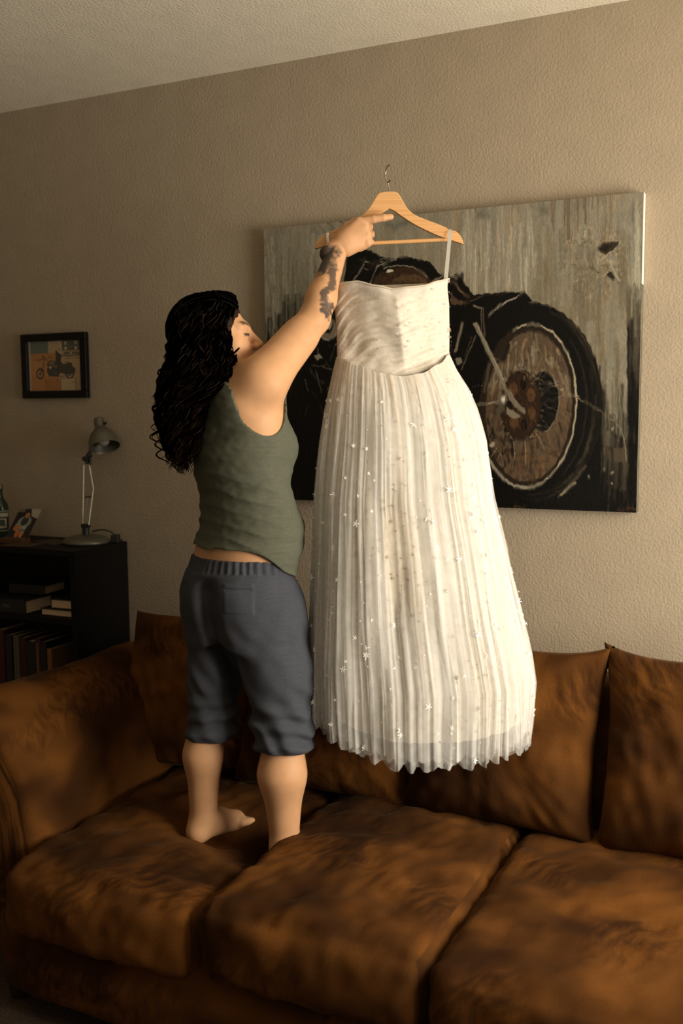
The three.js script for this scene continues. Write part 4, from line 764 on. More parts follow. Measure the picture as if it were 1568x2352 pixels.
function hairMassD(x, y, z) {
  const top = hairT[0].y, bot = hairT[hairT.length - 1].y, yc = clamp(y, bot, top), q = hairAt(yc), dx = x - q.x, dz = z - q.z, u = dx * RH.x + dz * RH.z, v = dx * FH.x + dz * FH.z;
  const a = q.w * 0.86, b = q.d * 0.9, k0 = Math.hypot(u / a, v / b), k1 = Math.hypot(u / (a * a), v / (b * b)); let e = k1 < 1e-9 ? -Math.min(a, b) : k0 * (k0 - 1) / k1;
  const o = Math.abs(y - yc); if (o > 0) e = Math.hypot(Math.max(e, 0), o);
  const hd = toHead(x, y, z);
  e = smin(e, eggD(hd[0], hd[1], hd[2], 0, 0.028, -0.022, 0.082, 0.092, 0.1), 0.02);
  // keep clear of the face
  e = smax(e, -eggD(hd[0], hd[1], hd[2], 0, -0.03, 0.085, 0.085, 0.083, 0.062), 0.02);
  return e + 0.004 * noise3(x * 28, y * 22, z * 28);
}
{
  const R = rng(404), pieces = [];
  const [lo, hi] = boundsOf([P(380, 690, 2.6), P(560, 690, 2.6), P(380, 1080, 2.6), P(460, 1080, 2.6), P(470, 800, 2.48), P(470, 800, 2.72)], 0.03);
  pieces.push(surfaceNets(hairMassD, lo, hi, 0.007, () => [0.55, 0.5, 0.5]));
  const tip = lin(1, 1, 1);
  function lock(points, r0, tint) {
    const n = points.length, rad = 4, pos = [], nrm = [], uv = [], col = [], idx = []; let prev = V(0.3, 0.1, 0.9);
    for (let i = 0; i < n; i++) {
      const t = points[Math.min(n - 1, i + 1)].clone().sub(points[Math.max(0, i - 1)]).normalize(), b = new THREE.Vector3().crossVectors(t, prev).normalize(), c = new THREE.Vector3().crossVectors(b, t).normalize(); prev = c;
      const f = i / (n - 1), r = r0 * (0.75 + 0.25 * Math.sin(f * 3.1)) * (1 - 0.75 * f * f * f);
      for (let k = 0; k <= rad; k++) { const a = k / rad * 2 * Math.PI, d = b.clone().multiplyScalar(Math.cos(a)).addScaledVector(c, Math.sin(a)), p = points[i].clone().addScaledVector(d, r); pos.push(p.x, p.y, p.z); nrm.push(d.x, d.y, d.z); uv.push(k / rad, f * 10); const s = mix(0.8, 1.5, f * f) * tint; col.push(s * (1 + 0.5 * f * f), s, s * 0.95); }
    }
    for (let i = 0; i < n - 1; i++) for (let k = 0; k < rad; k++) { const a = i * (rad + 1) + k, b = a + rad + 1; idx.push(a, a + 1, b, a + 1, b + 1, b); }
    const g = new THREE.BufferGeometry(); g.setAttribute('position', new THREE.Float32BufferAttribute(pos, 3)); g.setAttribute('normal', new THREE.Float32BufferAttribute(nrm, 3)); g.setAttribute('uv', new THREE.Float32BufferAttribute(uv, 2)); g.setAttribute('color', new THREE.Float32BufferAttribute(col, 3)); g.setIndex(idx); return g;
  }
  const yTop = hairT[0].y, yBot = hairT[hairT.length - 1].y;
  for (let i = 0; i < 400; i++) {
    // start on the crown or the side of the head, fall along the mass, curl more towards the tip
    const th0 = i < 300 ? -Math.PI * (0.06 + 1.0 * R()) : R() * 2 * Math.PI;      // -PI/2 is the side facing the photographer
    const fromTop = i % 5 < 3, y0 = fromTop ? yTop + 0.006 : mix(yTop, yTop - 0.17, R()), len = mix(0.16, 0.40, R()), y1 = Math.max(yBot - 0.035 * R(), y0 - len);
    const r0 = mix(0.0026, 0.0072, R()), curlR = mix(0.006, 0.019, R()), pitch = mix(0.06, 0.115, R()), ph = R() * 6.28, hand = R() < 0.85 ? 1 : -1, out = mix(0.8, 1.0, R());
    const n = Math.max(18, Math.ceil((y0 - y1) / 0.0065)), pts = []; let ok = true;
    if (fromTop) { const q = hairAt(yTop); for (const [k, dy] of [[0.12, 0.016], [0.45, 0.014], [0.78, 0.01]]) pts.push(V(q.x, yTop + dy + 0.004 * R(), q.z).addScaledVector(RH, q.w * Math.cos(th0) * k).addScaledVector(FH, q.d * Math.sin(th0) * k)); }
    for (let k = 0; k <= n; k++) {
      const f = k / n, y = mix(y0, y1, f), q = hairAt(Math.min(y, yTop)), th = th0 + 0.25 * Math.sin(f * 3 + ph) * (R() * 0 + 1) * 0.6;
      const grow = smooth(0, 0.35, f), cr = curlR * (0.25 + 0.75 * grow) * (1 + 0.5 * f), ca = ph + hand * (y0 - y) / pitch * 2 * Math.PI;
      const u = q.w * Math.cos(th) * out, v = q.d * Math.sin(th) * out;
      const p = V(q.x, y, q.z).addScaledVector(RH, u + cr * (0.55 * Math.cos(ca) * -Math.sin(th) + 0.9 * Math.sin(ca) * Math.cos(th))).addScaledVector(FH, v + cr * (0.55 * Math.cos(ca) * Math.cos(th) + 0.9 * Math.sin(ca) * Math.sin(th)));
      const h = toHead(p.x, p.y, p.z); if (h[2] > 0.05 && h[1] < 0.062 && Math.abs(h[0]) < 0.1 && h[1] > -0.12) { if (k < 6) ok = false; break; }
      pts.push(p);
    }
    if (ok && pts.length > 10) {
      const tint = mix(0.6, 1.5, R());
      for (let c = 0; c < 3; c++) { const ox = (R() - 0.5) * 0.009, oz = (R() - 0.5) * 0.009, oy = (R() - 0.5) * 0.012, w = R() * 6.28; pieces.push(lock(pts.map((p, k) => V(p.x + ox + 0.0022 * Math.sin(k * 0.35 + w), p.y + oy, p.z + oz + 0.0022 * Math.cos(k * 0.31 + w))), r0 * mix(0.5, 0.8, R()), tint * mix(0.8, 1.2, R()))); }
    }
  }
  // flyaway ringlets past the outline of the back
  for (const [px, py, L] of [[385, 858, 0.10], [378, 872, 0.09], [374, 930, 0.10], [380, 985, 0.08], [372, 890, 0.12], [384, 1010, 0.07], [392, 830, 0.12], [376, 905, 0.1], [370, 950, 0.08], [540, 850, 0.05], [530, 862, 0.06], [548, 838, 0.045], [520, 880, 0.06]]) {
    const a = P(px, py, 2.585 + 0.05 * (R() - 0.5)), pts = [], ph = R() * 6.28, left = px < 450 ? -1 : 1;
    for (let k = 0; k <= 34; k++) { const f = k / 34, ca = ph + f * L / 0.05 * 6.28; pts.push(a.clone().addScaledVector(UPW, -L * f).addScaledVector(RH, left * 0.016 * Math.sin(f * 2.6) + 0.015 * (0.35 + f) * Math.cos(ca)).addScaledVector(FH, 0.012 * Math.sin(ca))); }
    pieces.push(lock(pts, 0.0028, 1.2));
  }
  // crown: strands running from the parting down over the skull
  for (let i = 0; i < 420; i++) {
    const a = mix(-2.25, 2.25, R()), pts = [], hw = mix(0.001, 0.004, R()), w = R() * 6.28, k0 = mix(0.99, 1.05, R()), p1 = mix(0.9, 1.75, R());
    for (let k = 0; k <= 22; k++) { const f = k / 22, p = mix(0.03, p1, f), aa = a + 0.12 * Math.sin(f * 5 + w); pts.push(fromHead(0.083 * k0 * Math.sin(p) * Math.sin(aa) + hw * Math.sin(f * 9 + w), 0.028 + 0.092 * k0 * Math.cos(p) + hw * Math.cos(f * 11 + w), -0.022 - 0.1 * k0 * Math.sin(p) * Math.cos(aa))); }
    pieces.push(lock(pts, mix(0.002, 0.0045, R()), mix(0.5, 1.4, R())));
  }
  // hair swept back from the forehead
  for (let i = 0; i < 70; i++) {
    const a = mix(-1.25, 1.25, R()), pts = [], yy = mix(0.066, 0.082, R());
    for (let k = 0; k <= 20; k++) {
      const f = k / 20, el = mix(0.62, 2.4, f), rr = 1.0 + 0.045 * Math.sin(f * 3.14);
      const x = 0.078 * rr * Math.sin(a) * (0.55 + 0.45 * Math.sin(el)), yz = 0.1 * rr;
      pts.push(fromHead(x + 0.003 * Math.sin(f * 22 + i), 0.026 + yz * Math.sin(el) * Math.cos(a * 0.5) * 0.9, -0.018 + 0.104 * rr * Math.cos(el)));
    }
    pieces.push(lock(pts, mix(0.003, 0.006, R()), mix(0.5, 1.0, R())));
  }
  const hairMat = new THREE.MeshPhysicalMaterial({ color: lin(0.034, 0.0175, 0.009), vertexColors: true, roughness: 0.7, specularIntensity: 0.3 });
  mesh('hair', inPerson(mergeGeometries(pieces.map(g => g))), hairMat, person).userData.label = 'long dark brown curly hair';
}
// ---------------------------------------------------------------- wooden hanger
const HD = 2.715;                                                   // distance of the hanger's plane along the view
const H0 = P(893, 470, HD);
const uvOf = (px, py) => { const q = P(px, py, HD); return [(q.x - H0.x) * RH.x + (q.z - H0.z) * RH.z, q.y - H0.y]; };
const TOCAM = FH.clone().multiplyScalar(-1);
const hangerTurn = Math.atan2(-RH.z, RH.x);
{
  const woodTex = drawn(512, 256, (c, W, H) => { const R = rng(31); c.fillStyle = '#d3a16a'; c.fillRect(0, 0, W, H); for (let i = 0; i < 260; i++) { c.globalAlpha = 0.12 + 0.2 * R(); c.strokeStyle = R() < 0.5 ? '#b87a3e' : '#e3b173'; c.lineWidth = 0.6 + 2 * R(); c.beginPath(); const y = R() * H; c.moveTo(0, y); c.bezierCurveTo(W * 0.3, y + 8 * (R() - 0.5), W * 0.6, y + 14 * (R() - 0.5), W, y + 6 * (R() - 0.5)); c.stroke(); } });
  woodTex.wrapS = woodTex.wrapT = THREE.RepeatWrapping; woodTex.repeat.set(5, 9);
  const wood = new THREE.MeshPhysicalMaterial({ map: woodTex, roughness: 0.42, clearcoat: 0.3, clearcoatRoughness: 0.3 });
  const steel = new THREE.MeshStandardMaterial({ color: lin(0.62, 0.58, 0.5), metalness: 1, roughness: 0.22 });
  const g = thing('clothes_hanger', 'pale wooden clothes hanger with metal hook, held up by the person', 'hanger', H0.toArray(), hangerTurn);
  const half = [
    [[893, 443], [906, 443.5], [914, 448], [922, 461], [934, 480], [950, 494], [975, 505], [1005, 516], [1022, 523], [1029, 528], [1032, 533], [1036, 531], [1043, 531], [1052, 537], [1059, 547], [1063, 558], [1056, 556], [1040, 551], [1010, 541], [980, 528], [950, 513], [920, 494], [906, 484], [893, 478]],
    [[893, 443], [880, 444], [869, 448], [860, 462], [848, 480], [834, 494], [812, 506], [786, 520], [770, 528], [760, 533], [755, 538], [749, 537], [742, 541], [733, 550], [726, 559], [724, 568], [732, 567], [748, 562], [776, 551], [806, 536], [836, 518], [862, 499], [880, 486], [893, 478]],
  ];
  for (const pts of half) {
    const sh = new THREE.Shape(); const q = pts.map(p => uvOf(...p)); const crv = new THREE.SplineCurve(q.map(p => new THREE.Vector2(...p))); const sp = crv.getPoints(90);
    sh.moveTo(sp[0].x, sp[0].y); sp.slice(1).forEach(p => sh.lineTo(p.x, p.y)); sh.closePath();
    const e = new THREE.ExtrudeGeometry(sh, { depth: 0.010, bevelEnabled: true, bevelSize: 0.0018, bevelThickness: 0.0022, bevelSegments: 3, curveSegments: 1 }); e.translate(0, 0, -0.005);
    mesh('shoulder', e, wood, g);
  }
  const a = uvOf(752, 562), b = uvOf(1042, 548);
  mesh('trouser_bar', rod(V(a[0], a[1], 0), V(b[0], b[1], 0), 0.0052, 14), wood, g);
  // hook, turned edge-on
  const pts = []; const y0 = uvOf(893, 446)[1];
  pts.push(V(0, y0, 0), V(0, y0 + 0.016, 0), V(-0.002, y0 + 0.03, 0.0)); const hc = V(-0.001, y0 + 0.053, 0);
  for (let i = 0; i <= 16; i++) { const t = -2.2 + i / 16 * 4.1, rr = 0.021; pts.push(V(hc.x + rr * 0.36 * -Math.cos(t), hc.y + rr * Math.sin(t) * 1.08, rr * 0.95 * -Math.cos(t) * 0.9)); }
  mesh('hook', tube(pts, 0.0017, 8, 90), steel, g).userData.label = 'thin metal hook';
  mesh('ferrule', new THREE.CylinderGeometry(0.003, 0.003, 0.006, 12).translate(0, y0 + 0.002, 0), steel, g);
}
// ---------------------------------------------------------------- wedding dress
{
  const DD = 2.70, D0 = P(905, 860, DD);
  const g = thing('wedding_dress', 'white strapless tulle wedding dress with star embroidery, hanging from a wooden hanger', 'dress', D0.toArray());
  const put = geo => { geo.translate(-D0.x, -D0.y, -D0.z); return geo; };
  const row = ([py, l, r, front, back]) => { const c = P((l + r) / 2, py, DD); return { y: c.y, x: c.x, z: c.z, w: (r - l) / 2 * DD / FOCAL, f: front, b: back }; };
  const table = rows => {
    const t = rows.map(row).sort((a, b) => b.y - a.y);
    return y => { let i = 0; while (i < t.length - 2 && y < t[i + 1].y) i++; const A = t[i], B = t[i + 1], f = clamp((A.y - y) / (A.y - B.y), -0.3, 1.3), o = {}; for (const k of ['x', 'z', 'w', 'f', 'b']) o[k] = mix(A[k], B[k], f); return o; };
  };
  const bod = table([[630, 772, 1030, 0.075, 0.05], [660, 770, 1027, 0.082, 0.055], [700, 768, 1031, 0.085, 0.055], [770, 773, 1032, 0.08, 0.05], [825, 774, 1031, 0.070, 0.045], [880, 772, 1036, 0.070, 0.045]]);
  const skt = table([[815, 774, 1031, 0.073, 0.044], [850, 766, 1046, 0.083, 0.05], [896, 756, 1074, 0.10, 0.06], [940, 748, 1092, 0.115, 0.066], [1014, 739, 1114, 0.13, 0.075], [1143, 726, 1132, 0.145, 0.085], [1261, 719, 1160, 0.155, 0.09], [1409, 712, 1190, 0.165, 0.095], [1500, 711, 1212, 0.17, 0.095], [1560, 712, 1224, 0.172, 0.095], [1631, 714, 1222, 0.17, 0.095], [1720, 722, 1216, 0.17, 0.095]]);
  const yAt = py => P(905, py, DD).y;
  // ---- bodice: gathered tulle over a boned core, with a keel down the front
  const topF = [[-1, 655], [-0.62, 653], [-0.3, 664], [0.0, 672], [0.3, 668], [0.55, 664], [0.8, 652], [1, 643]];
  const seamF = [[-1, 825], [-0.6, 846], [-0.25, 864], [0.05, 873], [0.35, 866], [0.7, 845], [1, 820]];
  const lerpT = (t, u) => { let i = 0; while (i < t.length - 2 && u > t[i + 1][0]) i++; const f = clamp((u - t[i][0]) / (t[i + 1][0] - t[i][0]), 0, 1), s = f * f * (3 - 2 * f); return mix(t[i][1], t[i + 1][1], mix(f, s, 0.6)); };
  
  function bodicePoint(th, v, off) {
    const u = Math.cos(th), front = Math.sin(th) > 0, ridge = mix(0.03, 0.2, v);
    const yt = yAt(front ? lerpT(topF, u) : mix(650, 645, (u + 1) / 2) + 3), yb = yAt(front ? lerpT(seamF, u) : 824), y = mix(yt, yb, v), q = bod(y);
    const s = Math.abs(Math.sin(th)), keel = 1 - Math.min(1, Math.abs(u - ridge) / (u > ridge ? 1 - ridge : 1 + ridge));
    let d = front ? q.f * mix(Math.pow(s, 0.9), Math.pow(keel, 0.9), 0.72 * smooth(0, 0.15, v) * (1 - 0.5 * smooth(0.8, 1, v))) : -q.b * s;
    const X = u * q.w;
    if (front) {
      // swags drawn up towards the sides, meeting at the keel
      const sag = (y - yt) + 0.55 * (X - ridge * q.w) ** 2 / 0.16 * (X < 0 ? 0.9 : 0.35) - (X > 0.006 ? 0.28 * X : 0), w = noise3(X * 9, y * 9, 3);
      d += (0.0026 * Math.sin(sag * 2 * Math.PI / 0.036 + 3.4 * w) + 0.0014 * Math.sin(sag * 2 * Math.PI / 0.0145 + 3 * w)) * smooth(0.04, 0.2, v) * smooth(0.0, 0.25, s) * (0.6 + 0.5 * noise3(X * 7, y * 12, 8));
      d += 0.005 * noise3(X * 12, y * 8, 2) * s;
    } else d += 0.003 * noise3(X * 20, y * 10, 5);
    d += off * (front ? 1 : -1);
    return V(q.x, y, q.z).addScaledVector(RH, X + off * u).addScaledVector(TOCAM, d);
  }
  const sheet = (N, M, f, uvS = 1) => {
    const pos = [], uv = [], idx = [];
    for (let j = 0; j <= M; j++) for (let i = 0; i <= N; i++) { const p = f(i / N * 2 * Math.PI, j / M); pos.push(p.x, p.y, p.z); uv.push(i / N * 2 * uvS, (1 - j / M) * uvS); }
    for (let j = 0; j < M; j++) for (let i = 0; i < N; i++) { const a = j * (N + 1) + i, b = a + N + 1; idx.push(a, a + 1, b, a + 1, b + 1, b); }
    const q = new THREE.BufferGeometry(); q.setAttribute('position', new THREE.Float32BufferAttribute(pos, 3)); q.setAttribute('uv', new THREE.Float32BufferAttribute(uv, 2)); q.setIndex(idx); return weldNormals(q);
  };
  const weave = dataTexture(256, (u, v) => { const k = 232 + 10 * tileNoise(u, v, 20, 3) + 10 * tileNoise(u, v, 70, 4) + 5 * tileNoise(u, v, 6, 7); return [k + 4, k + 1, k - 5]; }, true);
  const netA = dataTexture(512, (u, v) => { const h = 0.5 + 0.5 * Math.max(Math.abs(Math.sin(u * Math.PI * 96)), Math.abs(Math.sin(v * Math.PI * 96))), k = 200 + 50 * tileNoise(u, v, 14, 9) + 30 * (h - 0.7); return [k, k, k]; });
  const bodiceMat = new THREE.MeshPhysicalMaterial({ color: lin(0.76, 0.70, 0.61), map: rep(weave, 3, 2), roughness: 0.75, side: THREE.DoubleSide, specularIntensity: 0.25 });
  const satin = new THREE.MeshPhysicalMaterial({ color: lin(0.68, 0.615, 0.52), map: rep(weave, 3, 2), roughness: 0.7, side: THREE.DoubleSide, sheen: 0.3, sheenColor: lin(0.9, 0.86, 0.75), sheenRoughness: 0.4, specularIntensity: 0.3 });
  const tulle = (o, c) => new THREE.MeshPhysicalMaterial({ color: c, roughness: 0.9, side: THREE.DoubleSide, transparent: true, opacity: o, alphaMap: rep(netA, 2, 2), specularIntensity: 0.2, depthWrite: false });
  const CREAM = lin(0.90, 0.875, 0.81);
  const bodiceMesh = mesh('bodice', put(sheet(220, 70, (th, v) => bodicePoint(th, v, 0), 0.5)), bodiceMat, g); bodiceMesh.userData.label = 'gathered tulle bodice';
  { const e = []; for (let i = 0; i < 120; i++) e.push(bodicePoint(i / 120 * 2 * Math.PI, 0, 0.002)); mesh('neckline_binding', put(tube(e, 0.0026, 6, 240, true)), satin, bodiceMesh); }
  // ---- skirt layers
  const wave = (th, n, ph, w) => { const a = n * th + ph + w * noise3(Math.cos(th) * 2.2, Math.sin(th) * 2.2, ph); return Math.pow(Math.abs(Math.cos(a / 2)), 0.7) * 2 - 1.25; };
  function skirtPoint(th0, v, L) {
    // cloth folds over itself: the angle runs back and forth
    const th = th0 + L.over * smooth(0.0, 0.12, v) * (0.55 + 0.6 * noise3(Math.cos(th0) * 3 + L.ph, Math.sin(th0) * 3, v * 0.5)) / L.n * Math.sin(L.n * th0 + L.ph + 1.6 * noise3(Math.cos(th0) * 2, Math.sin(th0) * 2, L.ph + v * 0.25));
    const u = Math.cos(th), s = Math.sin(th), front = s > 0;
    const ys = yAt(front ? lerpT(seamF, clamp(u, -1, 1)) - 6 : 818);
    const hemPx = L.hem + (front ? 0 : L.back) - L.rise * u * u - (u < 0 ? L.left * u * u : L.right * u * u);
    const y = mix(ys, yAt(hemPx + L.jag * wave(th, L.n * 1.5, L.ph + 2, 2)), v), q = skt(y), k = mix(1, L.k, smooth(0, 0.25, v));
    const amp = (0.0025 + L.amp * Math.pow(v, 0.75)), drift = 0.25 * noise3(u * 1.5, s * 1.5, v * 1.3 + L.ph);
    const cu = u * L.n * 0.3, cs = s * L.n * 0.3, fold = n => 0.9 - 2.1 * Math.abs(n), pl = amp * (fold(noise3(cu + L.ph, cs + drift * 0.6, v * 0.35)) + 0.5 * fold(noise3(cu * 2.6, cs * 2.6 + L.ph, v * 0.5))) + L.amp * L.big * smooth(0, 0.3, v) * noise3(u * 1.9 + L.ph, s * 1.9, v * 1.6);
    const X = (q.w * k) * Math.sign(u) * Math.pow(Math.abs(u), 0.92) + pl * u * 0.55, D = (front ? q.f : q.b) * k * s + pl * s * (front ? 1 : 0.45);
    return V(q.x, y, q.z).addScaledVector(RH, X).addScaledVector(TOCAM, D);
  }
  const lining = { hem: 1664, back: -30, rise: 16, left: 40, right: 2, k: 0.90, amp: 0.006, n: 9, ph: 0.6, jag: 1, over: 0.2, big: 2.2 };
  const inner = { hem: 1698, back: -30, rise: 18, left: 52, right: 6, k: 0.95, amp: 0.010, n: 33, ph: 2.1, jag: 5, over: 1.9, big: 1.3 };
  const outer = { hem: 1716, back: -26, rise: 18, left: 56, right: 2, k: 1.0, amp: 0.012, n: 27, ph: 4.4, jag: 8, over: 2.2, big: 1.4 };
  const middle = { hem: 1708, back: -28, rise: 18, left: 55, right: 4, k: 0.975, amp: 0.010, n: 41, ph: 7.7, jag: 7, over: 2.0, big: 1.3 };
  const liningMesh = mesh('lining', put(sheet(300, 90, (th, v) => skirtPoint(th, v, lining), 1.4)), satin, g); liningMesh.userData.label = 'opaque cream skirt lining';
  mesh('tulle_layer', put(sheet(420, 110, (th, v) => skirtPoint(th, v, inner), 1.4)), tulle(0.30, CREAM), g).userData.label = 'sheer inner tulle layer';
  const outerMesh = mesh('tulle_layer', put(sheet(420, 110, (th, v) => skirtPoint(th, v, outer), 1.4)), tulle(0.33, CREAM), g); outerMesh.userData.label = 'sheer outer tulle layer';
  mesh('tulle_layer', put(sheet(420, 90, (th, v) => skirtPoint(th, v, middle), 1.4)), tulle(0.24, CREAM), g).userData.label = 'sheer middle tulle layer';
  // ---- embroidered stars, sewn flat on the layers
  function stars(count, seed, at, size, fade) {
    const R = rng(seed), pos = [], nrm = [], idx = [];
    for (let i = 0; i < count; i++) {
      const th = Math.PI * (0.01 + 0.98 * R()), v = 0.03 + 0.95 * Math.pow(R(), 0.75), p = at(th, v), e = 0.004, a = at(th + e, v).sub(p).normalize(), b = at(th, Math.min(1, v + e)).sub(p).normalize(), n = new THREE.Vector3().crossVectors(b, a).normalize(); if (n.dot(TOCAM) < 0) n.multiplyScalar(-1);
      const bb = new THREE.Vector3().crossVectors(n, a).normalize(), arms = R() < 0.3 ? 3 : R() < 0.6 ? 5 : 6, r0 = mix(size[0], size[1], R() * R()), rot = R() * 6.28; p.addScaledVector(n, 0.0035);
      for (let k = 0; k < arms; k++) {
        const t = rot + k / arms * 6.28 * (arms === 3 ? 0.55 : 1), r = r0 * mix(0.6, 1.15, R()), w = r0 * 0.1, d = a.clone().multiplyScalar(Math.cos(t)).addScaledVector(bb, Math.sin(t)), q = a.clone().multiplyScalar(-Math.sin(t)).addScaledVector(bb, Math.cos(t)), o = pos.length / 3;
        for (const [f, s] of [[0, 1], [0, -1], [0.62, 1.25], [0.62, -1.25], [1, 0]]) { const x = p.clone().addScaledVector(d, r * f).addScaledVector(q, w * s); pos.push(x.x, x.y, x.z); nrm.push(n.x, n.y, n.z); }
        idx.push(o, o + 1, o + 2, o + 1, o + 3, o + 2, o + 2, o + 3, o + 4);
      }
    }
    const q = new THREE.BufferGeometry(); q.setAttribute('position', new THREE.Float32BufferAttribute(pos, 3)); q.setAttribute('normal', new THREE.Float32BufferAttribute(nrm, 3)); q.setAttribute('uv', new THREE.Float32BufferAttribute(new Float32Array(pos.length / 3 * 2), 2)); q.setIndex(idx); return put(q);
  }
  const whiteThread = new THREE.MeshStandardMaterial({ color: lin(0.92, 0.89, 0.80), roughness: 0.6, side: THREE.DoubleSide }), taupeThread = new THREE.MeshStandardMaterial({ color: lin(0.44, 0.35, 0.25), roughness: 0.8, side: THREE.DoubleSide });
  const s1 = mesh('embroidered_stars', stars(380, 71, (th, v) => skirtPoint(th, v, outer), [0.003, 0.0165]), whiteThread, outerMesh); s1.userData = { kind: 'stuff', label: 'white embroidered stars on the outer tulle' };
  const s2 = mesh('embroidered_stars', stars(900, 72, (th, v) => skirtPoint(th, v, lining), [0.003, 0.0095]), taupeThread, liningMesh); s2.userData = { kind: 'stuff', label: 'taupe embroidered stars under the tulle' };
  const s3 = mesh('embroidered_stars', stars(170, 73, (th, v) => bodicePoint(th, v, 0.002), [0.002, 0.006]), taupeThread, bodiceMesh); s3.userData = { kind: 'stuff', label: 'small taupe stars on the bodice' };
  // ---- ribbon loops over the hanger
  const ribbonMat = new THREE.MeshStandardMaterial({ color: lin(0.88, 0.85, 0.77), roughness: 0.5, side: THREE.DoubleSide });
  function ribbon(pts, w) {
    const c = new THREE.CatmullRomCurve3(pts), n = 40, pos = [], idx = [];
    for (let i = 0; i <= n; i++) { const p = c.getPoint(i / n), ww = w * (1 - 0.45 * i / n); for (const s of [-1, 1]) { const q = p.clone().addScaledVector(RH, s * ww / 2).addScaledVector(TOCAM, s * ww * 0.25); pos.push(q.x, q.y, q.z); } if (i < n) { const a = i * 2; idx.push(a, a + 1, a + 2, a + 1, a + 3, a + 2); } }
    const q = new THREE.BufferGeometry(); q.setAttribute('position', new THREE.Float32BufferAttribute(pos, 3)); q.setAttribute('uv', new THREE.Float32BufferAttribute(new Float32Array(pos.length / 3 * 2), 2)); q.setIndex(idx); q.computeVertexNormals(); return put(q);
  }
  const over = (b, h) => [P(b[0], b[1], DD - 0.0), P(mix(b[0], h[0], 0.35), mix(b[1], h[1], 0.35), DD), P(h[0], h[1] + 8, HD - 0.012), P(h[0] + 0.5, h[1] - 2.5, HD - 0.007), P(h[0] + 0.5, h[1] - 4, HD + 0.003), P(h[0], h[1] + 8, HD + 0.012), P(mix(b[0], h[0], 0.4), mix(b[1], h[1], 0.4), HD + 0.01), P(b[0] - 4, b[1] + 4, DD + 0.02)];
  mesh('ribbon_strap', ribbon(over([1023, 650], [1033, 531]), 0.0105), ribbonMat, g); mesh('ribbon_strap', ribbon(over([780, 662], [752, 539]), 0.0085), ribbonMat, g);
}
